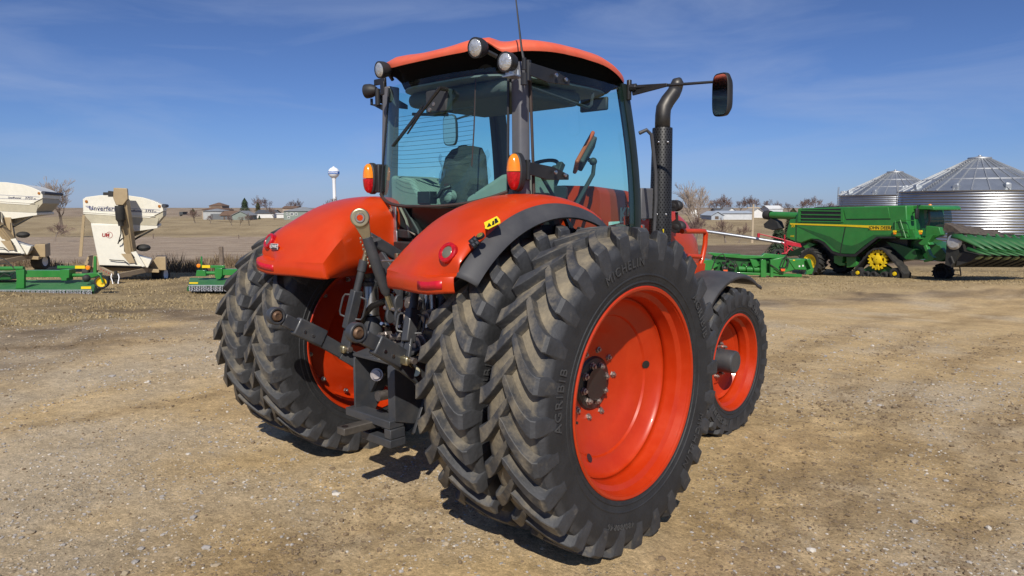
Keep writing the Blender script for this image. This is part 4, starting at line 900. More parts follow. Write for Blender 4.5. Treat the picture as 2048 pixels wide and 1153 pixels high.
# ---- loose stones
rn = random.Random(21)
ico = [(0, 0, 1), (.89, 0, .45), (.28, .85, .45), (-.72, .53, .45), (-.72, -.53, .45), (.28, -.85, .45), (.72, .53, -.45), (-.28, .85, -.45), (-.89, 0, -.45), (-.28, -.85, -.45), (.72, -.53, -.45), (0, 0, -1)]
icf = [(0, 1, 2), (0, 2, 3), (0, 3, 4), (0, 4, 5), (0, 5, 1), (1, 6, 2), (2, 7, 3), (3, 8, 4), (4, 9, 5), (5, 10, 1), (6, 7, 2), (7, 8, 3), (8, 9, 4), (9, 10, 5), (10, 6, 1), (6, 11, 7), (7, 11, 8), (8, 11, 9), (9, 11, 10), (10, 11, 6)]
vs_, fs_, cs_ = [], [], []
cnt = 0; tries = 0
while cnt < 34000 and tries < 500000:
    tries += 1
    Z = 2.7 + 12.5 * rn.random() ** 1.35; a = rn.uniform(-.80, .80); p = CAM + FH * Z + RH * (a * Z); x, y = p.x, p.y
    tk = track(x, y)
    dens = .05 + .5 * tk + 1.3 * max(0, fbm(x, y, .9, 3, 5) + .05) ** 1.3 + 2.2 * max(0, fbm(x, y, 3.0, 3, 15)) ** 1.6 + .30 * (a < -.05) * (Z < 6.5) * max(0, .6 + 2 * fbm(x, y, 1.3, 3, 61)) + .12 * (a > .25)
    if rn.random() > dens: continue
    s = .0035 + .0085 * rn.random() ** 1.8 + (.018 * rn.random() if rn.random() < .03 else 0)
    if Z > 7: s *= 1.3
    z = height(x, y) + .016 * fbm(x, y, 1.1, 4, 11) * min(1, Z / 3) + .008 * fbm(x, y, 5, 3, 12) + .02 * max(0, fbm(x, y, .9, 3, 6) - .25) + .030 * track(x, y) * fbm(x, y, 4, 3, 51)
    sc = V((rn.uniform(.7, 1.5), rn.uniform(.7, 1.3), rn.uniform(.4, .75))) * s; M = Matrix.Rotation(rn.uniform(0, 6.28), 3, 'Z'); n0 = len(vs_)
    for q in ico:
        w = M @ V((q[0] * sc.x, q[1] * sc.y, q[2] * sc.z)) * rn.uniform(.82, 1.15); vs_.append((x + w.x, y + w.y, z + w.z + sc.z * .35))
    fs_ += [tuple(i + n0 for i in f) for f in icf]
    k = rn.random() if rn.random() > tk else 1.0; base = (.36, .29, .20) if k < .36 else ((.33, .305, .28) if k < .74 else ((.50, .46, .40) if k < .87 else (.19, .14, .09)))
    j = rn.uniform(.8, 1.15); cs_ += [(base[0] * j, base[1] * j, base[2] * j, 1)] * 12; cnt += 1
me = D.meshes.new('gravel'); me.from_pydata(vs_, [], fs_); me.update(); ca = me.attributes.new('stone', 'FLOAT_COLOR', 'POINT'); ca.data.foreach_set('color', [q for c in cs_ for q in c])
sm = mat('stone', (.4, .36, .3), .9, spec=.15); a = sm.node_tree.nodes.new('ShaderNodeAttribute'); a.attribute_name = 'stone'; sm.node_tree.links.new(a.outputs['Color'], sm.node_tree.nodes['Principled BSDF'].inputs['Base Color'])
me.materials.append(sm); go = D.objects.new('gravel', me); COL.objects.link(go); tag(go, 'loose grey and tan stones scattered over the dirt yard', 'gravel', kind='stuff')

# ---- dry grass
vs_, fs_, cs_ = [], [], []
rn = random.Random(5); cnt = 0; tries = 0
while cnt < 42000 and tries < 400000:
    tries += 1
    Z = 10 + 36 * rn.random() ** 1.3; a = rn.uniform(-.78, .78)
    if -.10 < a < .22 and Z > 12: continue
    p = CAM + FH * Z + RH * (a * Z); x, y = p.x, p.y
    c = gcol(x, y)
    tall = 0
    if a < 0 and 27 < Z < 37:
        tall = max(0, fbm(x, y, .22, 3, 31) - .02); 
        if rn.random() > .05 + 2.2 * tall: continue
    elif c[3] < .8 or rn.random() > .45 + .9 * fbm(x, y, .7, 3, 33): continue
    h = rn.uniform(.015, .05) if not tall else rn.uniform(.10, .25) + 1.0 * tall * rn.random()
    z = height(x, y); th = rn.uniform(0, 6.28); w = (.005 + .00035 * Z) * rn.uniform(.8, 1.5); dx, dy = math.cos(th) * w, math.sin(th) * w; ln = rn.uniform(.6, 2.2) * h if not tall else rn.uniform(.2, .8) * h
    lx, ly = rn.uniform(-1, 1) * ln, rn.uniform(-1, 1) * ln; n0 = len(vs_)
    vs_ += [(x - dx, y - dy, z - .01), (x + dx, y + dy, z - .01), (x + lx, y + ly, z + h)]; fs_.append((n0, n0 + 1, n0 + 2))
    j = rn.uniform(.55, 1.3); bc_ = (.36, .275, .15) if not tall else ((.17, .115, .075) if rn.random() < .6 else (.26, .2, .12)); cs_ += [(bc_[0] * j, bc_[1] * j, bc_[2] * j, 1)] * 3; cnt += 1
me = D.meshes.new('dry_grass'); me.from_pydata(vs_, [], fs_); me.update(); ca = me.attributes.new('stone', 'FLOAT_COLOR', 'POINT'); ca.data.foreach_set('color', [q for c in cs_ for q in c])
me.materials.append(sm); go = D.objects.new('dry_grass', me); COL.objects.link(go); tag(go, 'dry winter grass and weeds between the yard and the fields', 'grass', kind='stuff')

# ---- sun and sky
SUN_AZ = V((math.cos(rad(-49)), math.sin(rad(-49)), 0)); EL = rad(42)
sd = D.lights.new('sun', 'SUN'); sd.energy = 5.0; sd.angle = rad(.5); sd.color = (1.0, .94, .83); so = D.objects.new('sun', sd); COL.objects.link(so)
to = SUN_AZ * math.cos(EL) + V((0, 0, math.sin(EL))); so.rotation_euler = to.to_track_quat('Z', 'Y').to_euler(); so.location = (0, 0, 30)
w = D.worlds.new('World'); SC.world = w; w.use_nodes = True; N = w.node_tree.nodes; L = w.node_tree.links; N.clear()
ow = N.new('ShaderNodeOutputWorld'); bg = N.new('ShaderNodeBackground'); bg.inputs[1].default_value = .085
sk = N.new('ShaderNodeTexSky'); sk.sky_type = 'NISHITA'; sk.sun_disc = False; sk.sun_elevation = EL; sk.sun_rotation = math.atan2(SUN_AZ.x, SUN_AZ.y); sk.altitude = 300; sk.air_density = 1.0; sk.dust_density = .2; sk.ozone_density = 4.0
tc = N.new('ShaderNodeTexCoord'); mp = N.new('ShaderNodeMapping'); mp.inputs['Scale'].default_value = (1.6, 1.6, 9); mp.inputs['Rotation'].default_value = (.10, .06, .4)
L.new(tc.outputs['Generated'], mp.inputs[0]); n = N.new('ShaderNodeTexNoise'); n.inputs['Scale'].default_value = 1.7; n.inputs['Detail'].default_value = 7; n.inputs['Roughness'].default_value = .55; n.inputs['Distortion'].default_value = .7; L.new(mp.outputs[0], n.inputs['Vector'])
m = N.new('ShaderNodeMapRange'); m.inputs[1].default_value = .44; m.inputs[2].default_value = .80; m.inputs[4].default_value = .42; L.new(n.outputs['Fac'], m.inputs[0])
sp = N.new('ShaderNodeSeparateXYZ'); L.new(tc.outputs['Generated'], sp.inputs[0])
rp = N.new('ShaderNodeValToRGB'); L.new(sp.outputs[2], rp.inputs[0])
for k_, (ps, cl) in enumerate(((0.0, (.46, .60, 1.04, 1)), (.10, (.50, .63, .98, 1)), (.28, (.50, .58, .84, 1)), (.62, (1.15, 1.15, 1.35, 1)))):  # last stop brightens the sky overhead, added as fill light
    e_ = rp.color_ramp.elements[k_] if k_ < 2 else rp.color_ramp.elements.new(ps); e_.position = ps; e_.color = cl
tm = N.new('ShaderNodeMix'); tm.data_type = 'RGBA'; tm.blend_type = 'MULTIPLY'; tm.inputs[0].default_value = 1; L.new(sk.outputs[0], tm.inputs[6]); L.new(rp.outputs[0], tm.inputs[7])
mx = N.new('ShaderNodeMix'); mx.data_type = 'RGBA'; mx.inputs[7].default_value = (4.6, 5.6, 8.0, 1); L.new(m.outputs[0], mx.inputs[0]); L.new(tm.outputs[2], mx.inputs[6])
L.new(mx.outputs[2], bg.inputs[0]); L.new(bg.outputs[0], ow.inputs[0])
SC.view_settings.view_transform = 'Standard'; SC.view_settings.look = 'None'; SC.view_settings.exposure = 0
SC.render.engine = 'CYCLES'; SC.cycles.max_bounces = 8; SC.cycles.transparent_max_bounces = 16; SC.cycles.use_denoising = True
# ================================================================== BACKGROUND
DECKG = mat('matt deck green', (.030, .150, .045), .62, var=.15, dust=.25, dcol=(.2, .17, .09), scale=2, dscale=2)
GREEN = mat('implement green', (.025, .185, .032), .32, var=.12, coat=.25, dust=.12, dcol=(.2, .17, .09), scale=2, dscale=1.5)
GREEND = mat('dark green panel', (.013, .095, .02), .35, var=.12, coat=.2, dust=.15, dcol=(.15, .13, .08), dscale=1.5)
YEL = mat('machinery yellow', (.75, .52, .01), .4, var=.08)
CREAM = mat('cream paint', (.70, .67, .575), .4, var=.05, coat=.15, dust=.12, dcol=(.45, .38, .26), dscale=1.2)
CREAM_SHADE = mat('shaded cream underside', (.42, .38, .28), .5, var=.08)  # cream darkened and tanned: shade under the hopper put into the colour
TANP = mat('tan paint', (.36, .27, .155), .45, var=.08, dust=.2, dscale=2)
BLKB = mat('black rubber', (.02, .02, .02), .7, var=.2, dust=.3, dcol=(.12, .1, .07), dscale=2)
CHAIN = mat('chain steel', (.55, .56, .60), .35, .4, var=.3, scale=30)
REDP = mat('auger red', (.42, .015, .03), .4, var=.12)
WOODP = mat('weathered wood', (.17, .13, .10), .9, var=.3, scale=12)
DRED = mat('dark red print', (.30, .02, .02), .5)
DBLUE = mat('dark blue print', (.02, .025, .09), .5)
GREENH = mat('worn header green', (.016, .100, .024), .45, var=.2, dust=.2, dcol=(.13, .11, .07), scale=2, dscale=3)
DGLASS = glass('dark machine glass', (.58, .68, .69), 1.0, .01)
WIN = mat('house window glass', (.06, .08, .10), .08, var=.2, spec=.9)
WHITE = mat('white trim', (.72, .72, .70), .5, var=.05)
NF = -FH
def loft(name, px, Z, depth, m, par, bevel=0, ang=35):
    return MB().prism([P(u, v, Z) for u, v in px], FH * depth).build(name, m, par, bevel=bevel, ang=ang)
def ptube(name, px, Z, r, m, par, n=8):
    return MB().tube([P(u, v, z_) for u, v, z_ in [(q[0], q[1], q[2] if len(q) > 2 else Z) for q in px]], r, n).build(name, m, par)

# ---- rotary cutters with chain curtains ---------------------------
def cutter(Z, x0, x1, yd0, yd1, yc, label, lamp, ext, parts):
    base = P((x0 + x1) / 2, yc + 3, Z); base = gz(base)
    t = thing('rotary_cutter', base, label, 'mower', 'rotary cutters parked on the grass')
    return t
def caster(par, u, v, Z, r):
    c = P(u, v, Z); ax = RH * .25 + NF * .97
    w = MB().lathe([(-.07, r * .72), (-.075, r * .9), (-.05, r), (.05, r), (.075, r * .9), (.07, r * .72)], c, ax, 28).build('caster_wheel', BLKB, par, ang=40)
    MB().lathe([(.06, r * .74), (.03, r * .66), (.02, r * .3), (.05, r * .25), (.05, 0)], c, ax, 24).lathe([(-.06, r * .74), (-.03, r * .66), (-.02, 0)], c, ax, 24).build('rim', YEL, w)
    return w
def chains(par, x0, x1, y0, y1, Z):
    b = MB(); a = P(x0, y0, Z); c = P(x1, y0, Z); L_ = (c - a).length; n = max(8, int(L_ / .045)); hgt = (y1 - y0) * Z / FPX
    for k in range(n):
        p = a.lerp(c, (k + .5) / n) + NF * random.uniform(0, .04); m_ = 5
        for j in range(m_):
            q = p - UP * (hgt * (j + .5) / m_) + RH * random.uniform(-.006, .006)
            ax = RH if (j + k) % 2 else NF
            w_ = .013 if (j + k) % 2 else .006
            b.obox(q, RH * w_, NF * .008, UP * (hgt / m_ * .46))
    b.bar(a + NF * .02, c + NF * .02, .05, .012); o = b.build('chain_curtain', CHAIN, par, ang=0, weld=False); return o
Z = 18.0
t = cutter(Z, 0, 190, 560, 582, 591, 'long green rotary cutter with chain curtain in front of the cream tenders', None, None, None)
def dk(px, dz=0): return [P(u, v, Z + dz) for u, v in px]
b = MB(); f0 = P(-90, 583, Z); f1 = P(186, 580, Z); b0 = P(-90, 560, Z + 1.5); b1 = P(192, 560, Z + 1.5); th = UP * -.03
zc = f1.z - gz(f1).z
b.grid([[f0 + UP * -.06, f1 + UP * -.06], [f0, f1], [f0 * .1 + b0 * .9 + UP * .02, f1 * .1 + b1 * .9 + UP * .02], [b0, b1], [b0 - UP * .3, b1 - UP * .3]]); b.prism([f1, b1, b1 - UP * .32, f1 - UP * .12], RH * .02)
b.build('deck', DECKG, t, ang=40)
chains(t, -60, 185, 580.5, 591, Z - .05)
loft('reflector_strip', [(162, 573.5), (182, 573.3), (182, 578.3), (162, 578.5)], Z - .06 + .02, .01, YEL, t)
ptube('round_beam', [(-60, 538), (48, 537)], Z + .7, .055, GREEN, t, 14)
loft('box_beam', [(47, 541.5), (139, 541.5), (139, 555), (47, 555)], Z + .8, .2, GREEN, t, .01)
loft('beam_bracket', [(119, 540), (138, 539.5), (138, 556), (133, 557), (133, 562), (122, 562), (122, 557), (119, 556)], Z + .74, .3, GREEN, t, .01)
ptube('wing_tube', [(139, 551), (200, 550.5)], Z + .9, .048, GREEN, t, 12)
loft('light_bar', [(114, 532), (170, 532), (170, 537.5), (114, 537.5)], Z + .9, .05, GREEN, t, .005)
loft('light_bar_stripe', [(150, 531.7), (170, 531.7), (170, 537.8), (150, 537.8)], Z + .885, .02, YEL, t)
c = P(176, 536, Z + .86); MB().lathe([(-.03, .06), (.02, .06), (.03, .05), (.035, 0)], c, NF, 20).build('amber_lamp', AMBER, t)
loft('upright', [(186, 547), (187, 514), (189, 512), (192, 514), (192.5, 548)], Z + .9, .04, GREEN, t, .004)
loft('hinge_arm', [(168, 556), (172, 547), (198, 546), (199, 551), (190, 554), (178, 558)], Z + .8, .16, GREEN, t, .01)
loft('mast_plate', [(31, 541), (48, 540), (48, 577), (31, 577.5), (33, 560)], Z + .25, .08, GREEN, t, .008)
MB().sphere(P(173, 557, Z + .6), .10, 14, 10).build('gearbox_cap', BLKB, t)
w = caster(t, 204, 564, Z + .3, .175)
ptube('fork', [(196, 548), (201, 552), (206, 566)], Z + .18, .022, GREEN, w)
for k, (pts) in enumerate([[(-5, 560), (8, 548), (20, 552), (28, 546)], [(-5, 514), (10, 520), (22, 530), (30, 540)], [(-8, 528), (12, 528), (25, 533), (31, 541)]]):
    ptube('hydraulic_hose', pts, Z + .6 + .05 * k, .014, BLKB, t)
loft('centre_frame', [(-40, 545), (18, 545), (22, 560), (-40, 562)], Z + .9, .5, GREEND, t, .02)
# second cutter, mostly behind the tractor's left tyres
Z2 = 18.6
t2 = thing('rotary_cutter', gz(P(430, 585, Z2)), 'green rotary cutter wing partly hidden behind the left rear tyres', 'mower', 'rotary cutters parked on the grass')
f0 = P(377, 571, Z2); f1 = P(560, 571, Z2); b0 = P(380, 556, Z2 + 1.4); b1 = P(550, 556, Z2 + 1.4)
b = MB(); b.grid([[f0 + UP * -.05, f1 + UP * -.05], [f0, f1], [f0 * .1 + b0 * .9 + UP * .02, f1 * .1 + b1 * .9 + UP * .02], [b0, b1], [b0 - UP * .3, b1 - UP * .3]]); b.prism([f0, b0, b0 - UP * .3, f0 - UP * .1], RH * .02); b.build('deck', DECKG, t2, ang=40)
chains(t2, 378, 540, 571, 583, Z2 - .05)
loft('reflector_strip', [(378.5, 565), (396, 565), (396, 569), (378.5, 569)], Z2 + .25, .02, YEL, t2)
loft('side_skirt', [(373.5, 576), (377.5, 570), (377.5, 583), (374, 582)], Z2, .5, GREEND, t2)
loft('light_bar', [(401, 531), (449, 531.5), (449, 536.5), (401, 536)], Z2 + .8, .05, GREEN, t2, .005)
loft('light_bar_stripe', [(404, 530.8), (420, 530.9), (420, 536.4), (404, 536.3)], Z2 + .785, .02, YEL, t2)
MB().lathe([(-.03, .055), (.02, .055), (.03, .045), (.035, 0)], P(397.5, 532, Z2 + .76), NF, 20).build('amber_lamp', AMBER, t2)
loft('upright', [(400, 546), (401, 515), (402.5, 512.5), (404, 515), (404.5, 546)], Z2 + .85, .04, GREEN, t2, .004)
loft('hinge_arm', [(391, 553), (393, 541), (410, 541), (412, 553)], Z2 + .8, .14, GREEN, t2, .01)
ptube('wing_tube', [(408, 546.5), (432, 546.5)], Z2 + .9, .05, GREEN, t2, 12)
loft('beam_bracket', [(429, 537), (444, 537), (444, 552), (440, 559), (432, 559), (429, 552)], Z2 + .75, .25, GREEN, t2, .01)
loft('box_beam', [(443, 539), (530, 539), (530, 551), (443, 551)], Z2 + .8, .2, GREEN, t2, .01)

# ---- seed tenders ------------------------------------------------
def dual_wheel(par, u, v, Z, r, w=.22):
    c = P(u, v, Z); o = MB().lathe([(-w / 2, r * .6), (-w / 2, r * .92), (-w * .4, r), (w * .4, r), (w / 2, r * .92), (w / 2, r * .6)], c, RH, 28).build('trailer_wheel', BLKB, par, ang=40)
    MB().lathe([(-w * .4, r * .62), (-w * .3, r * .5), (-w * .2, 0)], c, RH, 20).lathe([(w * .4, r * .62), (w * .3, r * .5), (w * .2, 0)], c, RH, 20).build('rim', WHITE, o); return o
def tender(Z, dx, dy, sc, label, full, num, kdir):
    uu = dx + 330 * sc; dvec = FH + RH * ((uu - 1024) / FPX + kdir)
    def loft(name, px, Z, depth, m, par, bevel=0, ang=35): return MB().prism([P(u, v, Z) for u, v in px], dvec * depth).build(name, m, par, bevel=bevel, ang=ang)
    f = lambda px: [(dx + u * sc, 414 + (v - 414) * sc + dy) for u, v in px]
    t = thing('seed_tender', gz(P(dx + 240 * sc, 414 + (560 - 414) * sc + dy, Z + .8)), label, 'seed tender', 'seed tenders on the grass')
    hop = [(165.5, 399), (172, 394.5), (200, 391), (230, 390.3), (254, 391), (286, 395.5), (307, 402), (326.5, 411), (326.5, 423), (299, 437), (166.5, 428.5)]
    deep = 3.2
    H = loft('hopper', f(hop), Z, deep, CREAM, t, .012)
    loft('hopper_slope', f([(167, 428.7), (298, 437), (326, 424), (326, 433), (309, 452.5), (182, 446)]), Z + .03, deep - .1, CREAM_SHADE, t)
    loft('hopper_slope', f([(170, 429), (318, 436), (313, 452), (182, 446)]), Z + .012, .1, CREAM_SHADE, t)
    loft('hopper_rim', f([(182, 446), (315, 452), (315, 457), (262, 465), (182, 452)]), Z + .02, deep - .2, CREAM, t, .01)
    loft('rear_funnel', f([(240, 462), (305, 457), (268, 474), (262, 478), (240, 478)]), Z + .25, .6, CREAM_SHADE, t, .01)
    ptube('funnel_strut', [(*f([(306, 459)])[0], Z + .05), (*f([(268, 480)])[0], Z + .1)], Z, .03, BLKB, t)
    # tarp roll
    b = MB(); p0, p1 = f([(327, 412), (329, 413)]); b.tube([P(*p0, Z - .05), P(*p0, Z + .02) + dvec * (deep + .2)], .06, 10); b.build('tarp_roll', mat('dark tarp', (.05, .055, .07), .7, var=.2), t)
    # vertical conveyor column in cream
    loft('conveyor_housing', f([(182, 450), (240, 450), (248, 480), (248, 503), (270, 530), (284, 533), (198, 531)]), Z - .25, .5, CREAM, t, .015)
    loft('engine_deck', f([(198, 531), (296, 536), (303, 520), (284, 515), (250, 503), (198, 523)]), Z - .1, .7, CREAM, t, .015)
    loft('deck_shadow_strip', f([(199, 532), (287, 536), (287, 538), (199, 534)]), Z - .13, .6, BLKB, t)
    loft('slope_panel', f([(242, 508), (262, 508), (270, 526), (258, 527)]), Z - .29, .02, TANP, t)
    loft('slope_side', f([(262, 505), (272, 503), (290, 533), (284, 534)]), Z - .27, .1, CREAM, t)
    loft('walkway', f([(270, 525), (303, 519), (302, 528), (284, 534)]), Z - .05, .5, mat('grey walkway', (.35, .37, .4), .5), t)
    # discharge arm
    if full:
        loft('auger_head', f([(227, 376), (254, 377), (256, 398), (246, 411), (232, 411), (226, 396)]), Z - .75, .35, TANP, t, .02)
        a0 = P(*f([(247, 400)])[0], Z - .6)
        loft('auger_motor', f([(206, 385), (216, 385), (216, 382), (226, 383), (226, 394), (216, 394), (216, 391), (206, 391)]), Z - .7, .14, BLKB, t, .01)
        b = MB(); q = P(*f([(239.5, 412)])[0], Z - .68); b.lathe([(0, .14), (-.42, .135), (-.46, .11), (-.5, .085), (-.62, .075), (-.62, .0)], q, UP, 20); b.build('spout', BLKB, t)
    else:
        a0 = P(*f([(196, 425)])[0], Z - .6)
    b = MB(); a1 = P(*f([(262, 508)])[0], Z - .1); b.bar(a0, a1, .28, .22, up=NF); b.bar(a0 + RH * .03, a1 + RH * .06, .10, .28, up=NF); b.build('auger_tube', TANP, t, bevel=.02)
    ptube('flex_hose', [(*f([(241, 450)])[0], Z - .5), (*f([(242, 468)])[0], Z - .5), (*f([(238, 482)])[0], Z - .42), (*f([(236, 488)])[0], Z - .35)], Z, .018, BLKB, t)
    ptube('flex_hose', [(*f([(238, 484)])[0], Z - .40), (*f([(244, 478)])[0], Z - .36), (*f([(250, 476)])[0], Z - .28)], Z, .02, BLKB, t)
    ptube('power_cable', [(*f([(219, 520)])[0], Z - .30), (*f([(230, 521)])[0], Z - .32), (*f([(248, 522)])[0], Z - .32), (*f([(257, 528)])[0], Z - .3)], Z, .014, BLKB, t)
    loft('lower_auger', f([(248, 461), (262, 461), (270, 505), (268, 520), (250, 500)]), Z - .05, .25, TANP, t, .02)
    b = MB(); b.sphere(P(*f([(287, 496)])[0], Z + .2), .26, 14, 10, (1.0, .8, .45)); b.build('seed_boot', BLKB, t)
    # ladder on the left
    loft('ladder_rail', f([(165, 430), (170, 432), (164, 514), (157, 514)]), Z + .02, .06, TANP, t, .005)
    b = MB()
    for k in range(9):
        p = P(*f([(163.5 + 4 - .8 * k, 446 + 8 * k)])[0], Z + .1); b.box(p, (.10, .05, .03))
    b.build('ladder_rung', BLKB, t)
    # chassis, fenders, tongue
    loft('wheel_fender', f([(168, 530), (176, 512), (198, 511), (200, 540), (170, 531)]), Z + .5, .9, TANP, t, .015)
    loft('wheel_fender', f([(292, 541), (312, 515), (331, 515), (332, 541)]), Z + .35, .9, TANP, t, .015)
    loft('frame', f([(192, 534), (303, 538), (318, 540), (318, 546), (192, 541)]), Z + .1, .6, TANP, t, .01)
    for (u, v) in ((326, 549), (318, 549)): dual_wheel(t, *f([(u, v)])[0], Z + .9, .30)
    dual_wheel(t, *f([(180, 546)])[0], Z + 1.0, .30)
    b = MB(); hp = P(*f([(232, 553)])[0], Z - 1.2)
    l0 = P(*f([(197, 535)])[0], Z + .1); r0 = P(*f([(296, 540)])[0], Z + .1)
    b.bar(l0, hp, .06, .15); b.bar(r0, hp, .06, .15); TG = b.build('tongue', mat('tongue tan', (.30, .23, .15), .5), t, bevel=.008)
    b = MB()
    for k in range(5):
        for (e0, a_) in ((l0, 1), (r0, 1)):
            q = e0.lerp(hp, .2 + .15 * k) + NF * .05; b.obox(q, (hp - e0).normalized() * .035, UP * .018, NF * .006)
    b.build('tongue_reflector', REFL, TG)
    b = MB(); b.cyl(hp + UP * .16, hp - UP * .30, .05, 12); b.box(hp, (.14, .14, .10)); b.build('hitch_jack', BLKB, TG)
    b = MB()
    for sg in (-1, 1):
        for k in range(12):
            q = hp + RH * (.10 * sg + .02 * sg * math.sin(k * .6)) + UP * (.06 - .035 * k) + NF * .05; b.sphere(q, .022, 6, 5)
    b.build('safety_chain', CHAIN, TG)
    # marker lamps and printing
    for (u, v) in ((173, 403.5), (319, 413)):
        MB().lathe([(-.01, .045), (.015, .045), (.02, 0)], P(*f([(u, v)])[0], Z - .005), NF, 16).build('marker_lamp', mat('dull amber', (.35, .13, .02), .3), t)
    Zp = Z - .006
    def pt(body, u, v, size, m, shear=0.0, bold=0.0, sp=1.0):
        text(body, 'hopper_lettering', m, H, P(*f([(u, v)])[0], Zp), RH - UP * .035, UP, size * sc, .004, shear=shear, bold=bold, spacing=sp)
    if full: pt('Unverferth', 208, 418, .20, DBLUE, .1, .012, 1.08)
    pt('SeedRunner', 270, 422, .095, DBLUE, .25); pt(num, 298, 423, .115, DBLUE, .35, .02, 1.2); pt('XL', 310, 424.5, .08, DBLUE, .3)
    b = MB()
    for (pp) in ([(171, 414), (182, 414.2), (189, 420), (186, 420)], [(171, 412), (181, 412.5), (183, 414), (171, 413)], [(196, 413.5), (320, 420), (320, 420.8), (196, 414.2)], [(196, 421.8), (320, 425.3), (320, 426), (196, 422.5)]):
        b.add([P(*q, Zp + .002) for q in f(pp)], [tuple(range(len(pp)))])
    b.build('hopper_stripe', mat('grey blue stripe', (.25, .25, .33), .5), H, solid=.003, ang=0)
    b = MB(); b.bar(P(*f([(166, 424.5)])[0], Zp), P(*f([(310, 433)])[0], Zp), .02, .015); b.build('hopper_crease', CREAM, H)
    Zq = Z - .256
    if full:
        text('UM', 'tender_logo', DRED, t, P(*f([(211, 471)])[0], Zq), RH, UP, .16, .004, shear=.15, bold=.03)
        MB().lathe([(0, .10), (.004, .10), (.004, .088), (0, .088)], P(*f([(219, 470.5)])[0], Zq + .004), NF, 32, closed=True).build('logo_ring', DRED, t)
    return t
tender(22.5, 0, 0, 1.0, 'cream seed tender with tan discharge auger raised in front', True, '2755', .04)
tender(25.0, -241, -26, 1.0, 'larger cream seed tender cut off at the left edge of the photo', False, '3755', .22)

# ---- combine harvester ------------------------------------------
AL = rad(62); Hh = RH * math.cos(AL) - FH * math.sin(AL); Rr = -FH * math.cos(AL) - RH * math.sin(AL)
O = P(1625, 551, 40.5)
cmb = thing('combine_harvester', O - Rr * 1.5 + Hh * 2, 'green combine harvester on rubber tracks with corn head, parked in front of the grain bins', 'combine')
def S(u, v, i=0): return onp(u, v, O - Rr * i, Rr)
def side(name, px, i, w, m, par=None, bevel=0, ang=35): return MB().prism([S(u, v, i) for u, v in px], -Rr * w).build(name, m, par or cmb, bevel=bevel, ang=ang)
B = side('body', [(1596, 419), (1598, 417), (1812, 411.4), (1816, 475), (1790, 474), (1753.7, 474), (1730, 491), (1709, 509.4), (1681, 508.6), (1664.7, 503.7), (1648, 485.5), (1636.7, 480), (1622, 479), (1602, 486.4), (1589, 484), (1572.5, 475.7), (1571.7, 467.4), (1579, 439.4), (1592, 437.8)], 0, 3.2, GREEN, bevel=.05)
side('chassis', [(1600, 486), (1636, 480), (1665, 503), (1710, 510), (1755, 475), (1815, 476), (1815, 520), (1740, 530), (1660, 520), (1610, 510)], .7, 1.8, BLKM)
side('lower_trim', [(1622, 479), (1637, 479.6), (1649, 485), (1666, 503), (1682, 508), (1709, 509), (1753, 473.5), (1790, 473.5), (1790, 477), (1756, 477), (1711, 514), (1680, 513), (1663, 507), (1646, 489), (1635, 483)], -.03, .2, BLKM, B)
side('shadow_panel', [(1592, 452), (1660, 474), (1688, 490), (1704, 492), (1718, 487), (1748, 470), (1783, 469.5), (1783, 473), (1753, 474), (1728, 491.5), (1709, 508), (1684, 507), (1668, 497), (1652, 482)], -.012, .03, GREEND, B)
side('side_stripe', [(1580, 446.8), (1691, 450), (1737, 451.3), (1781.7, 451.8), (1782.5, 460.8), (1742, 460.8), (1735.6, 456), (1691, 453.4), (1580, 449.5)], -.02, .02, YEL, B)
ex = (S(1782, 456, 0) - S(1740, 455.6, 0)).normalized()
text('JOHN DEERE', 'side_lettering', BLKST, B, S(1761, 456.3, -.028), ex, UP, .235, .004, bold=.012)
text('X9', 'side_lettering', YEL, B, S(1586, 452.8, -.02), ex, UP, .22, .004, bold=.02)
text('1000', 'side_lettering', YEL, B, S(1584, 473, -.02), ex, UP, .15, .004)
LV = side('louvre_opening', [(1603, 419.5), (1683, 417.5), (1681, 444), (1600, 444)], -.008, .03, BLKM, B)
for (a_, c_) in ((420.5, 422.5), (428.5, 430.5), (436.5, 438.5), (442, 444)): side('louvre', [(1601, a_), (1683, a_ + 1.2), (1683, c_ + 1.2), (1601, c_)], -.05, .06, GREEN, LV)
for u in (1598.5, 1684): side('louvre_post', [(u - 2.5, 418), (u + 2.5, 417.5), (u + 2.5, 445), (u - 2.5, 445)], -.04, .05, GREEN, LV)
side('tank_panel', [(1686, 416), (1776, 414.5), (1780, 437.5), (1692, 438.5)], -.025, .04, GREEN, B, .01)
side('tank_seam', [(1692, 438.8), (1781, 437.8), (1781, 439.2), (1692, 440.2)], -.012, .02, BLKM, B)
side('panel_seam', [(1690.5, 450), (1692, 450), (1680.6, 508), (1679, 508)], -.014, .02, BLKM, B)
side('panel_seam', [(1591.6, 438), (1593, 438), (1592.6, 484), (1591.2, 484)], -.014, .02, BLKM, B)
side('tank_lid', [(1625, 417), (1632, 414.5), (1677, 412.5), (1680, 416)], .4, 2.2, BLKB, B)
b = MB(); b.tube([S(1602, 433, .5), S(1572, 431.5, .5), S(1543, 430.5, .5)], .22, 16); AU = b.build('unloading_auger', GREEN, cmb)
b = MB(); q = S(1540, 430.5, .5); b.lathe([(0, .26), (.22, .30), (.5, .26), (.5, .2)], q + Hh * .1, -Hh, 20); b.build('auger_spout', BLKB, AU)
side('spout_flap', [(1527, 449), (1541, 437), (1553, 444), (1558, 457), (1545, 461), (1529, 456)], .35, .5, BLKB, AU)
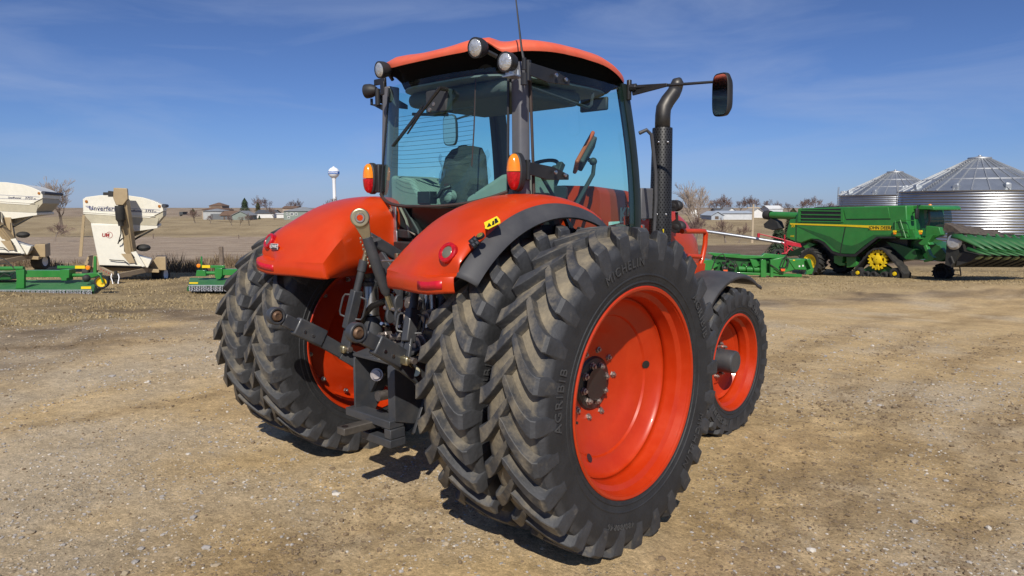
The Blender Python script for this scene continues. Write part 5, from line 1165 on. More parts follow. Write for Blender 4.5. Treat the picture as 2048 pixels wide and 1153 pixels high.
# rear wheel
def lugwheel(par, c, ax, r, w, name='rear_wheel', nl=16, rimm=YEL):
    b = MB(); hw = w / 2; b.lathe([(-hw * .8, r * .56), (-hw, r * .75), (-hw * .95, r * .9), (-hw * .7, r * .94), (hw * .7, r * .94), (hw * .95, r * .9), (hw, r * .75), (hw * .8, r * .56)], c, ax, 36)
    ax = V(ax).normalized(); e1 = ax.cross(UP).normalized(); e2 = ax.cross(e1)
    for k in range(nl):
        for sg in (-1, 1):
            pts = []
            for (s_, ra) in ((.0, r), (.55, r), (1.0, r * .95)):
                a0 = 2 * math.pi * (k + (.5 if sg > 0 else 0)) / nl + .24 * s_
                pts.append(V(c) + ax * (sg * hw * s_) + (e1 * math.cos(a0) + e2 * math.sin(a0)) * (ra - .01))
            b.bar(pts[0], pts[1], .055 * r / .8, .09, up=(pts[0] - V(c))); b.bar(pts[1], pts[2], .065 * r / .8, .10, up=(pts[1] - V(c)))
    o = b.build(name, BLKB, par, ang=40)
    MB().lathe([(hw * .8, r * .57), (hw * .55, r * .52), (hw * .3, r * .30), (hw * .4, r * .25), (hw * .4, 0)], c, ax, 28).build('rim', rimm, o); return o
wl_c = S(1625, 524, .3)
lugwheel(cmb, wl_c, Rr, .80, .66); lugwheel(cmb, wl_c - Rr * 2.7, -Rr, .80, .6)
side('rear_axle_cover', [(1574, 506), (1600, 496), (1612, 489), (1650, 492), (1640, 505), (1600, 512), (1578, 512)], .9, 1.2, GREEND)
side('rear_bracket', [(1606, 493), (1618, 485), (1630, 490), (1612, 499)], .2, .3, GREEN)
# tracks
def track_unit(i0, wd):
    outl = [(1701, 552), (1702, 545), (1708, 537), (1734, 506), (1742, 498), (1754, 495), (1766, 496), (1773, 502), (1800, 534), (1808, 548), (1808, 557), (1803, 562), (1790, 562.5), (1712, 559), (1705, 557)]
    pl = [S(u, v, i0) for u, v in outl]; cen = sum(pl, V()) / len(pl); inn = [cen + (p - cen) * .88 for p in pl]; n = len(pl)
    # resample outline
    pts = []
    for i in range(n):
        a_, c_ = pl[i], pl[(i + 1) % n]; k = max(1, int((c_ - a_).length / .16))
        pts += [a_.lerp(c_, j / k) for j in range(k)]
    n = len(pts); rings = []
    for j, p in enumerate(pts):
        t_ = (pts[(j + 1) % n] - pts[j - 1]).normalized(); nn_ = t_.cross(Rr).normalized()
        if nn_.dot(p - cen) < 0: nn_ = -nn_
        o_ = p + nn_ * (0.0 if j % 2 else -.045); q = p - nn_ * .12
        rings.append([o_, o_ - Rr * wd, q - Rr * wd, q])
    b = MB(); b.grid(rings, cu=True, cv=True); tr = b.build('track', BLKB, cmb, ang=25)
    c = S(1754.5, 519.5, i0 + .1)
    e1 = Hh; e2 = UP; b = MB(); poly = []
    for k in range(72):
        a_ = 2 * math.pi * k / 72; ph = (k % 4); rr = .56 if ph in (0, 1) else .47; poly.append(c + e1 * (rr * math.cos(a_)) + e2 * (rr * math.sin(a_)))
    # ring with six windows: outer toothed ring, spokes, hub
    inner = [c + e1 * (.38 * math.cos(2 * math.pi * k / 72)) + e2 * (.38 * math.sin(2 * math.pi * k / 72)) for k in range(72)]
    b.grid([poly, inner, [p - Rr * .14 for p in inner], [p - Rr * .14 for p in poly]], cv=True, cu=True)
    hub = lambda r_, d_: [c + e1 * (r_ * math.cos(2 * math.pi * k / 36)) + e2 * (r_ * math.sin(2 * math.pi * k / 36)) + Rr * d_ for k in range(36)]
    b.grid([hub(.24, -.14), hub(.24, .02), hub(.14, .06), hub(.02, .06)], cv=True)
    for k in range(6):
        a_ = 2 * math.pi * (k + .5) / 6; d_ = e1 * math.cos(a_) + e2 * math.sin(a_); b.bar(c + d_ * .2 - Rr * .06, c + d_ * .42 - Rr * .06, .12, .15, up=d_.cross(Rr))
    b.build('drive_sprocket', YEL, tr, ang=30)
    for (u, v, r_) in ((1716, 546, .30), (1790, 548, .31), (1732, 550, .20), (1747, 550.5, .20), (1768, 551, .20)):
        cc = S(u, v, i0 + .12); o = MB().lathe([(-.25, r_), (.03, r_), (.05, r_ * .9), (.05, r_ * .55), (0, r_ * .5), (0, 0)], cc, Rr, 28).build('road_wheel', BLKB, tr, ang=40)
        if r_ > .25: MB().lathe([(.01, .11), (.07, .10), (.08, 0)], cc, Rr, 9).build('wheel_hub', YEL, o)
    side('track_frame', [(1725, 540), (1745, 528), (1768, 528), (1785, 540), (1780, 547), (1728, 547)], i0 + .3, .2, GREEND, tr)
track_unit(.05, .62); track_unit(2.6, .62)
side('side_box', [(1692, 514), (1712, 514), (1713, 534), (1693, 536)], .3, .4, GREEN, None, .03)
side('rear_step_frame', [(1668, 512), (1686, 512), (1684, 526), (1690, 527), (1690, 531), (1680, 532), (1668, 526)], .3, .3, GREEN)
# front body corner, cab, platform
side('front_column', [(1783, 412), (1812, 411.5), (1816, 440), (1818, 476), (1792, 476), (1788, 452)], .1, 1.2, GREEN, None, .03)
cb = side('cab', [(1813, 419), (1857, 419), (1860, 440), (1852, 462), (1842, 476), (1822, 477), (1813, 452)], .75, 1.9, DGLASS)
MB().prism([S(u, v, 1.2) for u, v in [(1816, 450), (1834, 446), (1840, 474), (1820, 476)]], -Rr * .8).build('cab_seat', INTD, cb)
side('cab_post', [(1855, 419), (1858, 419), (1861, 440), (1853, 463), (1850, 463), (1857, 440)], .72, .06, BLKM, cb)
side('cab_post', [(1855, 419), (1860, 419), (1858, 440), (1852, 463), (1846, 463), (1853, 440)], 2.62, .08, WHITE, cb)
side('cab_post', [(1811, 419), (1815, 419), (1817, 455), (1824, 477), (1820, 477), (1812, 455)], .72, .08, BLKM, cb)
rf = side('cab_roof', [(1807, 414.5), (1812, 412.5), (1836, 411), (1862, 412), (1868, 415), (1868, 421), (1858, 420), (1811, 420)], .6, 2.3, GREEN, None, .04)
b = MB()
for k in range(5): b.box(S(1868, 418.5, .9 + .35 * k) + Hh * .02, (.12, .12, .09))
b.build('roof_lamp', LENSW, rf)
MB().sphere(S(1860, 411, 2.4), .09, 10, 8, (1, 1, .8)).build('beacon', AMBER, rf)
for (u, v, i_) in ((1834, 428, .25), (1859, 431, 3.05)):
    c = S(u, v, i_); b = MB(); b.obox(c, Rr * .12, Hh * .06, UP * .27); m_ = b.build('wing_mirror', BLKM, cmb, bevel=.05, seg=3)
    MB().tube([c + UP * .27, c + UP * .42, c + UP * .45 - Hh * .1 + (Rr * -.4 if i_ < 1 else Rr * .4)], .025, 6).build('mirror_stay', BLKM, m_)
side('platform', [(1800, 476), (1832, 476), (1832, 479), (1800, 479)], -.1, .9, GREEN)
for pts in ([(1791, 462), (1791, 441), (1800, 439), (1829, 442), (1831, 446), (1830, 478)], [(1794, 459), (1830, 460)], [(1800, 440), (1812, 477)]):
    MB().tube([S(u, v, -.08) for u, v in pts], .022, 6).build('handrail', GREEN, cmb)
side('cab_lower_panel', [(1812, 452), (1826, 462), (1830, 476), (1818, 476)], .2, .5, GREEN)
for (u, v) in ((1788, 464), (1839.5, 464)):
    lm = side('corner_lamp', [(u - 2, v - 3), (u + 3, v - 3), (u + 3.5, v + 1), (u - 2.5, v + 1)], -.1, .1, YEL); side('amber_lens', [(u - 1.5, v + 1), (u + 2.5, v + 1), (u + 2, v + 5), (u - 1, v + 5)], -.1, .1, AMBER, lm)
# feeder house, mud guard and lower front machinery
side('feeder_house', [(1800, 486), (1838, 478), (1880, 492), (1896, 514), (1882, 524), (1815, 512), (1795, 500)], 1.0, 1.3, GREEND, None, .03)
side('track_guard', [(1772, 484), (1800, 490), (1830, 500), (1836, 520), (1812, 519), (1790, 500)], .5, .5, GREEND)
side('front_arm', [(1846, 492), (1852, 490), (1860, 510), (1868, 516), (1866, 521), (1848, 525), (1846, 521), (1856, 516)], .1, .25, GREEN, None, .02)
side('front_bracket', [(1836, 487), (1850, 475), (1866, 470), (1856, 485), (1860, 490), (1842, 491)], .2, .4, GREEN, None, .02)
side('drive_cover', [(1852, 452), (1878, 455), (1882, 470), (1862, 479), (1850, 474)], .5, .3, GREEN, None, .02)
lugwheel(cmb, S(1886, 545, 2.2), Rr, .44, .5, 'support_wheel', 14, BLKB)
b = MB()
for pts in ([(1905, 530), (1908, 551)], [(1919, 531), (1922, 551)], [(1908, 550), (1922, 551)], [(1906, 540), (1921, 541)]): b.tube([S(u, v, 2.9) for u, v in pts], .03, 6)
b.build('ladder', BLKM, cmb)
# corn head
def CHp(u, v, i): return S(u, v, i)
ch = node('corn_head', gz(S(1905, 540, 1.5)), cmb)
b0 = S(1893, 489, -.9)
def L(s, i, z): return b0 + Hh * s * .66 - Rr * i + UP * (z - .045 * i)
NR = 8; pit = .762
b = MB(); b.prism([L(0, 0, .55), L(.45, 0, .60), L(.75, 0, .15), L(.9, 0, -.45), L(.5, 0, -1.05), L(0, 0, -.95)], -Rr * (NR * pit) - UP * (.042 * NR * pit)); b.build('header_frame', mat('dirty header steel', (.022, .022, .019), .6, var=.3), ch)
b = MB(); b.tube([L(.7, .1, .28), L(.7, NR * pit - .1, .28)], .2, 14); b.build('cross_auger', STEELD, ch)
b = MB(); q = L(.55, -.04, .12); b.lathe([(0, .36), (.10, .26), (.12, 0)], q, Rr, 24); b.build('end_shield', mat('pale disc', (.5, .5, .5), .4, .5), ch)
for k in range(NR + 1):
    i = k * pit; sn = node('snout', L(.9, i, 0), ch)
    hw = .30 if 0 < k < NR else .22
    secs = ((.45, hw * .95, .34, .26), (1.0, hw * 1.05, .30, .28), (1.6, hw * .85, .14, .24), (2.2, hw * .5, -.04, .16), (2.8, .05, -.22, .05))
    rows = [[L(s_, i + w_ * math.cos(a_), z_ + h_ * (math.sin(a_) - .2) * .8) for a_ in [math.pi * j / 8 for j in range(9)]] for s_, w_, z_, h_ in secs]
    MB().grid(rows).build('hood', GREENH, sn, ang=50, solid=.015)
    rows = [[L(s_, i + w_ * math.cos(a_), z_ + h_ * math.sin(a_)) for a_ in [math.pi * j / 6 for j in range(7)]] for s_, w_, z_, h_ in ((1.55, .22, -.22, .16), (2.3, .16, -.34, .10), (3.0, .02, -.42, .02))]
    MB().grid(rows).build('tip', GREENH, sn, ang=50, solid=.012)
    if k < NR:
        j = i + pit / 2
        MB().prism([L(-.35, j - .34, .66 - .06 * j), L(-.30, j - .30, 1.02 - .07 * j), L(.30, j - .36, .88 - .07 * j), L(.95, j - .36, .55 - .03 * j), L(.5, j - .36, .50)], -Rr * .62).build('stalk_flap', mat('mud brown rubber', (.060, .046, .036), .8, var=.3, dust=.4, dscale=4), sn)
        MB().prism([L(.5, j - .30, .50), L(.75, j - .30, .58), L(1.0, j - .30, .42), L(.8, j - .30, .36)], -Rr * .10).build('hood_bracket', GREEN, sn)
        MB().prism([L(.8, j - .3, -.30), L(2.1, j - .3, -.42), L(1.7, j - .3, -.70), L(.7, j - .3, -1.0)], -Rr * .55).build('row_unit', BLKB, sn)
        MB().prism([L(1.75, j - .2, -.52), L(2.25, j - .2, -.50), L(2.0, j - .2, -.62), L(1.75, j - .2, -.64)], -Rr * .22).build('skid_shoe', mat('pale green skid', (.30, .36, .16), .5), sn)
MB().tube([L(.4, -.03, -.55), L(.62, -.03, -.85), L(.45, -.03, -1.0)], .05, 8).build('stand_foot', BLKB, ch)

# ---- green header lying on the ground ----------------------------
Z = 36.5
hd = thing('grain_header', gz(P(1520, 553, Z + .6)), 'low green harvester header lying on the grass behind the orange tractor', 'header')
loft('end_section', [(1360, 523), (1424, 520), (1438, 532), (1412, 546), (1360, 547)], Z + .3, 1.0, GREEN, hd, .03)
loft('back_frame', [(1424, 515), (1432, 507), (1480, 508), (1488, 516), (1522, 516), (1528, 509), (1546, 510), (1560, 521), (1560, 550), (1430, 548)], Z + .5, .15, GREEND, hd, .02)
loft('top_beam', [(1416, 507), (1422, 505.5), (1490, 511), (1524, 512), (1530, 507), (1572, 511), (1572, 516), (1490, 518), (1430, 513)], Z + .3, .25, GREEN, hd, .02)
loft('bottom_beam', [(1462, 544.5), (1604, 549), (1604, 555), (1462, 549)], Z + .1, .3, GREEN, hd, .02)
for (u0, u1) in ((1522, 1532), (1541, 1547)): loft('upright', [(u0, 520), (u1, 520), (u1, 555), (u0, 555)], Z, .25, GREEN, hd, .01)
b = MB(); a_, c_ = P(1476, 538, Z + .35), P(1520, 540, Z + .35); b.tube([a_, c_], .14, 12); AUG = b.build('auger', GREEN, hd)
b = MB(); n_ = 60; dv = (c_ - a_); ax_ = dv.normalized(); u_ = ax_.cross(UP).normalized(); w_ = ax_.cross(u_)
rows = []
for k in range(n_ + 1):
    th_ = 2 * math.pi * 3 * k / n_; p = a_ + dv * (k / n_); d_ = u_ * math.cos(th_) + w_ * math.sin(th_); rows.append([p + d_ * .13, p + d_ * .30])
b.grid(rows); b.build('flighting', GREEN, AUG, ang=60, solid=.01)
b = MB()
for u in (1487, 1500, 1513): b.lathe([(0, .13), (.01, .13), (.01, 0)], P(u, 530, Z + .48), NF, 16)
b.build('frame_hole', BLKM, hd)
loft('hinge_plate', [(1500, 519), (1513, 520), (1520, 531), (1512, 535), (1505, 532)], Z + .2, .1, GREEN, hd, .01)
loft('gear_housing', [(1546, 519), (1572, 513), (1582, 520), (1590, 540), (1560, 549), (1546, 545)], Z + .05, .5, GREEN, hd, .03)
loft('right_wing', [(1576, 519), (1622, 519), (1627, 541), (1590, 540)], Z, .8, GREEN, hd, .03)
loft('wing_end', [(1613, 519), (1620, 518), (1628, 540), (1624, 549), (1612, 550), (1614, 543), (1622, 538)], Z - .3, .2, GREEN, hd, .02)
for pts in ([(1424, 538), (1432, 515), (1446, 508), (1452, 520)], [(1446, 536), (1455, 518), (1468, 525), (1470, 540)], [(1452, 545), (1458, 530), (1470, 522), (1475, 534)], [(1560, 533), (1566, 518), (1572, 512), (1576, 522), (1572, 533)], [(1566, 531), (1572, 514), (1578, 520), (1575, 535)], [(1541, 530), (1552, 537), (1562, 545)]):
    ptube('hydraulic_hose', pts, Z - .05, .03, BLKB, hd, 7)
rn = random.Random(8)
for k in range(14):
    u, v = rn.uniform(1446, 1472), rn.uniform(520, 545); MB().box(P(u, v, Z + .15), (rn.uniform(.08, .2), .12, rn.uniform(.06, .16))).build('valve_block', BLKM if k % 3 else STEELD, hd, bevel=.01)
for (u, v) in ((1451, 541), (1566, 539)):
    lm = loft('warning_lamp', [(u - 4.5, v - 1), (u + 4.5, v - 1), (u + 4, v + 4), (u - 3, v + 4)], Z - .15, .08, mat('orange lens', (.75, .12, .03), .25, coat=.4), hd, .01); loft('lamp_hood', [(u - 4, v - 4), (u + 4, v - 4), (u + 4.5, v - 1), (u - 4.5, v - 1)], Z - .15, .1, BLKM, lm)
for (u, v) in ((1599, 533), (1606, 532), (1391, 537)): loft('sticker', [(u - 1.5, v - 1.6), (u + 1.5, v - 1.6), (u + 1.5, v + 1.6), (u - 1.5, v + 1.6)], Z - .02 if u > 1500 else Z + .28, .02, WHITE, hd)
loft('yellow_tab', [(1383, 523.5), (1389, 523.5), (1389, 525.5), (1383, 525.5)], Z + .28, .02, YEL, hd); loft('yellow_tab', [(1586, 520), (1590, 520), (1590, 522), (1586, 522)], Z - .02, .02, YEL, hd)

# ---- grain bins ---------------------------------------------------
BINW = mat('corrugated bin steel', (.44, .455, .48), .30, .92, var=.10, scale=.5, wave=('Z', 1.55, 'SIN', .055), bump=.9)
BINR = mat('bin roof steel', (.47, .49, .50), .40, .85, var=.12, scale=.6)
BINS = mat('bin rib steel', (.42, .43, .44), .55, .8, var=.1)
def grain_bin(u, Z, r, ve, va, label):
    c = P(u, 414, Z); base = gz(c); ze = P(u, ve, Z).z; za = P(u, va, Z).z
    t = thing('grain_bin', base, label, 'grain bin', 'corrugated steel grain bins'); zb = base.z - .3
    rows = []; nn = 96
    b = MB(); nz_ = int((ze - zb) / .0508 / 2)
    hz = [zb + (ze - zb) * k / 28 for k in range(29)]
    b.grid([[V((c.x + r * math.cos(2 * math.pi * j / nn), c.y + r * math.sin(2 * math.pi * j / nn), z)) for j in range(nn)] for z in hz], cv=True)
    b.build('wall', BINW, t, ang=60)
    for k in range(1, 5):
        z = zb + (ze - zb) * k / 5; MB().lathe([(0, r), (.01, r + .012), (.03, r + .012), (.04, r)], (c.x, c.y, z), (0, 0, 1), nn).build('wall_seam', BINS, t)
    b = MB(); b.grid([[V((c.x + q * math.cos(2 * math.pi * j / nn), c.y + q * math.sin(2 * math.pi * j / nn), z)) for j in range(nn)] for q, z in ((r + .10, ze - .06), (r + .12, ze - .02), (.75, za - .18))], cv=True); rf_ = b.build('roof', BINR, t, ang=40)
    b = MB(); ns = 30
    for j in range(ns):
        a_ = 2 * math.pi * j / ns; d_ = V((math.cos(a_), math.sin(a_), 0)); b.bar(V((c.x, c.y, ze + .02)) + d_ * (r + .10), V((c.x, c.y, za - .14)) + d_ * .75, .06, .07)
    b.build('roof_rib', BINS, rf_, ang=0)
    for f_ in (.34, .66):
        MB().lathe([(0, r + .1 - (r - .65) * f_), (.05, r + .1 - (r - .65) * f_ - .03), (.09, r + .02 - (r - .65) * f_)], (c.x, c.y, ze + .0 + (za - ze - .16) * f_), (0, 0, 1), nn).build('roof_ring', BINS, rf_)
    MB().lathe([(-.2, .8), (-.02, .78), (0, .82), (.10, .80), (.12, .5), (.2, .12), (.28, .1), (.28, 0)], (c.x, c.y, za - .12), (0, 0, 1), 32).build('roof_cap', BINS, rf_)
    for j in range(10):
        a_ = 2 * math.pi * (j + .35) / 10; d_ = V((math.cos(a_), math.sin(a_), 0)); p = V((c.x, c.y, ze + .25)) + d_ * (r - .45); tdir = d_.cross(UP)
        b = MB(); b.obox(p + UP * .12, d_ * .22, tdir * .18, UP * .14); b.obox(p + d_ * .16 + UP * .04, d_ * .12, tdir * .2, UP * .16); b.build('roof_vent', BINR, rf_, bevel=.04)
    # roof ladder towards the yard
    dl = (V((CAM.x, CAM.y, 0)) - V((c.x, c.y, 0))).normalized(); dl = Matrix.Rotation(rad(-38), 3, 'Z') @ dl; b = MB()
    for k in range(22):
        f_ = k / 22; p = V((c.x, c.y, 0)) + dl * (r - (r - .8) * f_) + UP * (ze + (za - .15 - ze) * f_ + .10); b.obox(p, dl.cross(UP) * .22, dl * .03, UP * .02)
    b.build('roof_ladder', BINS, rf_, ang=0)
    # wall ladder and platform on the left
    dl = Matrix.Rotation(rad(-72), 3, 'Z') @ (V((CAM.x, CAM.y, 0)) - V((c.x, c.y, 0))).normalized(); td = dl.cross(UP); b = MB()
    for sg in (-1, 1): b.bar(V((c.x, c.y, zb)) + dl * (r + .2) + td * .2 * sg, V((c.x, c.y, ze + .9)) + dl * (r + .2) + td * .2 * sg, .05, .05)
    for k in range(20): b.obox(V((c.x, c.y, zb + (ze - zb) * k / 19)) + dl * (r + .2), td * .2, dl * .015, UP * .015)
    for k in range(6):
        z = zb + 2.2 + .55 * k
        if z < ze + .6: b.lathe([(0, .4), (.04, .4), (.04, .38), (0, .38)], V((c.x, c.y, z)) + dl * (r + .5), (0, 0, 1), 14, closed=True)
    b.build('caged_ladder', BINS, t, ang=0)
    return t
grain_bin(1952, 56, 5.45, 383, 315, 'nearer and larger looking steel grain bin behind the combine cab')
grain_bin(1786, 77, 5.45, 391, 343, 'more distant steel grain bin behind the middle of the combine body')
grain_bin(2118, 84, 5.45, 392, 345, 'steel grain bin at the right edge of the photo, only its roof edge showing')
b = MB(); c0 = P(1833, 380, 54); 
# ---- red grain auger with silver tube -----------------------------
Z = 50
ag = thing('grain_auger', gz(P(1575, 512, Z)), 'portable grain auger with long silver tube and red wheeled frame', 'auger')
MB().tube([P(1398, 461, Z + 3), P(1500, 476, Z + 1.5), P(1612, 494, Z)], .11, 12).build('auger_tube', GALV, ag)
b = MB(); b.tube([P(1517, 468, Z + 1), P(1560, 478, Z + .7), P(1625, 496, Z)], .045, 6); b.tube([P(1517, 475, Z + 1), P(1517, 467, Z + 1)], .1, 6); b.build('red_truss', REDP, ag)
MB().bar(P(1571, 486, Z), P(1660, 502, Z - .3), .3, .25).build('lower_housing', REDP, ag)
b = MB()
for pts in ([(1569, 470), (1570, 508)], [(1575, 487), (1574, 508)], [(1563, 485), (1590, 505)], [(1590, 488), (1570, 508)], [(1556, 508), (1585, 506)]): b.tube([P(u, v, Z - .1) for u, v in pts], .045, 6)
b.build('undercarriage', REDP, ag)
for (u, v, dz) in ((1554, 507, -.2), (1562, 506, 1.6)): MB().lathe([(-.1, .18), (-.1, .3), (.1, .3), (.1, .18)], P(u, v, Z + dz), NF, 20, closed=True).build('wheel', BLKB, ag)
# second implement beyond the corn head, yellow and red with a wheel
Z = 50
ya = thing('transport_auger', gz(P(2040, 530, Z)), 'yellow and red auger with black wheel seen under the corn head at the right edge', 'auger')
MB().tube([P(2026, 485, Z), P(2075, 466, Z)], .22, 12).build('yellow_tube', YEL, ya); MB().tube([P(2035, 489, Z), P(2075, 476, Z)], .1, 8).build('red_tube', REDP, ya)
MB().lathe([(-.12, .14), (-.12, .30), (.12, .30), (.12, .14)], P(2031, 530, Z), NF, 20, closed=True).build('wheel', BLKB, ya)
MB().tube([P(2016, 532, Z), P(2019, 516, Z)], .16, 6).tube([P(2005, 531, Z), P(2019, 524, Z)], .12, 6).build('frame', REDP, ya)

# ---- poles, fence posts -------------------------------------------
def pole(u, v0, v1, Z, r, label, arm=True):
    top = P(u, v0, Z); base = gz(top); t = thing('utility_pole', base, label, 'utility pole')
    MB().tube([base - UP * .2, top], [r * 1.25, r * .8], 8).build('pole', mat('pale pole wood', (.42, .34, .24), .9), t)
    if arm: MB().bar(top - RH * .9 - UP * .5, top + RH * .9 - UP * .5, .12, .14).build('crossarm', MATS['pale pole wood'], t)
pole(1507, 409, 470, 105, .17, 'pale wooden utility pole with crossarm beside the grey sheds')
pole(1697, 404, 430, 200, .14, 'thin distant pole beyond the combine roof', False)
post0 = None
for k, (u, v0, v1, Z, w_, lab) in enumerate(((442, 494, 527, 29, .10, 'thick weathered wooden fence post behind the rotary cutter'), (306, 468, 474, 105, .08, 'small post at the far edge of the stubble field'), (477, 470, 476, 105, .08, 'small post near the field edge below the houses'))):
    top = P(u, v0, Z); base = gz(top); t = MB().tube([base - UP * .2, top], [w_ * 1.05, w_ * .95], 8).build('fence_post', WOODP, None); tag(t, lab, 'fence post', 'old fence posts')

# ---- water tower --------------------------------------------------
Z = 640; c = P(667.5, 346, Z); base = gz(c); wt = thing('water_tower', base, 'white water tower with round tank and blue lettered band', 'water tower'); R_ = 5.0
WTM = mat('water tower white', (.78, .79, .80), .45, var=.03)
MB().sphere(c, R_, 32, 20, (1, 1, .98)).build('tank', WTM, wt)
MB().lathe([(-1.25, R_ * .985), (-1.2, R_ * 1.008), (1.2, R_ * 1.008), (1.25, R_ * .985)], c, (0, 0, 1), 40).build('blue_band', mat('water tower blue', (.03, .13, .42), .5), wt)
def bw(cx, cy):
    a_ = math.atan2(NF.y, NF.x) + cx / R_; return c + V((math.cos(a_) * R_ * 1.015, math.sin(a_) * R_ * 1.015, cy))
text('KEYSTONE', 'tank_lettering', WTM, wt, (0, 0, 0), RH, UP, 2.0, .05, bend=lambda x_, y_: bw(x_, y_), bold=.02)
MB().lathe([(-R_ - 40, 2.8), (-R_ - 34, 1.5), (-R_ - 2, 1.5), (-R_ + .6, 2.2)], c, (0, 0, 1), 20).build('shaft', WTM, wt)
MB().lathe([(R_ - .1, .9), (R_ + .6, .9), (R_ + .6, .0)], c, (0, 0, 1), 12).build('top_vent', WTM, wt)

# ---- houses and sheds ---------------------------------------------
def hm(n, c): return mat('house ' + n, c, .75, var=.12, scale=.7)
def house(u0, u1, v0, v1, vr, Z, depth, wall, roof, label, name='house', gable='side', wins=(), base=None, eave=.4, doors=()):
    a = P(u0, v0, Z); c = P(u1, v0, Z); zt = a.z; zb = P(u0, v1, Z).z - .6; zr = P(u0, vr, Z).z
    mid = (a + c) / 2; W_ = (c - a).length; gl = V((mid.x, mid.y, zb + .6))
    t = thing(name, gl, label, 'house' if name == 'house' else 'shed')
    q = lambda s_, d_, z_: V((a.x, a.y, 0)) + RH * (W_ * s_) + FH * d_ + UP * z_
    b = MB(); b.prism([q(0, 0, zb), q(1, 0, zb), q(1, depth, zb), q(0, depth, zb)], UP * (zt - zb)); 
    if gable == 'front': b.prism([q(0, 0, zt), q(1, 0, zt), q(.5, 0, zr - .15)], FH * depth)
    elif gable == 'side': b.prism([q(0, 0, zt), q(0, depth, zt), q(0, depth / 2, zr - .15)], RH * W_)
    b.build('wall', wall, t, ang=0)
    b = MB(); e = eave; th_ = UP * .18
    if gable == 'front':
        k_ = e / W_; dz = (zr - zt) * k_ * 2
        for sg in (0, 1):
            x0 = -k_ if sg == 0 else 1 + k_; b.prism([q(x0, -e, zt - dz), q(.5, -e, zr), q(.5, depth + e, zr), q(x0, depth + e, zt - dz)], th_)
    elif gable == 'side':
        dz = (zr - zt) * e / (depth / 2); k_ = e / W_
        for d0 in (-e, depth + e): b.prism([q(-k_, d0, zt - dz), q(1 + k_, d0, zt - dz), q(1 + k_, depth / 2, zr), q(-k_, depth / 2, zr)], th_)
    else:
        k_ = e / W_; i_ = min(.45, depth * .5 / W_)
        r0, r1 = q(i_, depth / 2, zr), q(1 - i_, depth / 2, zr); A, B_, C_, D_ = q(-k_, -e, zt), q(1 + k_, -e, zt), q(1 + k_, depth + e, zt), q(-k_, depth + e, zt)
        b.add([A, B_, C_, D_, r0, r1], [(0, 1, 5, 4), (1, 2, 5), (2, 3, 4, 5), (3, 0, 4), (0, 3, 2, 1)])
    b.build('roof', roof, t, ang=0)
    for (s0, s1, va, vb) in wins:
        z0, z1 = P(u0, vb, Z).z, P(u0, va, Z).z
        f_ = MB().prism([q(s0, -.06, z0), q(s1, -.06, z0), q(s1, -.06, z1), q(s0, -.06, z1)], FH * .05).build('window', WHITE, t)
        m_ = .12 * (s1 - s0); MB().prism([q(s0 + m_, -.09, z0 + .18), q(s1 - m_, -.09, z0 + .18), q(s1 - m_, -.09, z1 - .18), q(s0 + m_, -.09, z1 - .18)], FH * .03).build('pane', WIN, f_)
    for (s0, s1, va, vb) in doors:
        z0, z1 = P(u0, vb, Z).z, P(u0, va, Z).z; MB().prism([q(s0, -.05, z0), q(s1, -.05, z0), q(s1, -.05, z1), q(s0, -.05, z1)], FH * .04).build('door', hm('door', (.10, .07, .05)), t)
    return t
BRR = hm('brown roof', (.14, .085, .055)); GRR = hm('grey roof', (.20, .21, .22)); GRW = hm('grey wall', (.36, .37, .37)); DGW = hm('dark grey wall', (.13, .14, .15)); SAG = hm('sage wall', (.20, .235, .21)); WHW = hm('white wall', (.62, .62, .61)); TNW = hm('tan wall', (.33, .26, .2)); DKR = hm('dark roof', (.07, .075, .085)); METG = hm('metal grey', (.33, .37, .42)); METL = hm('light metal', (.5, .52, .54))
house(404, 446, 420, 440, 412, 312, 12, TNW, BRR, 'tall house with brown stepped hip roof on the left hillside', gable='hip', wins=())
t = house(418, 444, 412, 422, 405.5, 316, 8, TNW, BRR, 'upper brown hip roof storey rising behind the grey house', gable='hip')
t = house(406, 446, 423, 441, 418, 300, 9, GRW, GRR, 'two storey grey house with white windows below the brown roofed house', gable='hip', wins=((.47, .56, 429, 433.5), (.60, .68, 429, 433.5), (.80, .92, 429, 433), (.55, .68, 436, 440), (.76, .90, 436, 440)))
b = MB(); b.prism([P(421, 428, 299.8), P(446, 428, 299.8), P(446, 441, 299.8), P(421, 441, 299.8)], FH * .1); b.build('lower_wall', DGW, t)
house(441, 470, 431, 441, 423, 297, 8, DGW, BRR, 'long low house wing with brown roof and dark door', wins=(), doors=((.2, .3, 434, 440),))
house(464, 498, 431, 441, 423, 292, 9, SAG, GRR, 'sage green gabled house end beside the dark conifers', gable='front')
house(511, 547, 427, 434, 421, 330, 10, WHW, DKR, 'low white shed with dark roof on the left hillside', name='shed', wins=())
house(565, 592, 417, 427, 413, 380, 10, TNW, BRR, 'brown house half hidden behind the grey one', gable='side')
house(567, 630, 423, 438, 414.5, 295, 12, SAG, GRR, 'grey house with broad hip roof and white windows just left of the orange fender', gable='hip', wins=((.08, .14, 426, 430.5), (.20, .32, 426, 431), (.36, .44, 426, 431), (.12, .20, 433, 437)))
house(553, 567, 428, 434, 427.5, 320, 3, WHW, WHW, 'low white garden wall between two houses', name='shed')
tr_ = thing('trailer', gz(P(362, 429, 330)), 'small dark box trailer parked at the top of the grey driveway', 'trailer')
loft('box', [(358.5, 424), (365.5, 424), (365.5, 430), (358.5, 430)], 330, 5, mat('dark trailer', (.05, .055, .06), .6), tr_); MB().cyl(P(360, 431, 329.8), P(364, 431, 329.8), .4, 10).build('wheel', BLKB, tr_)
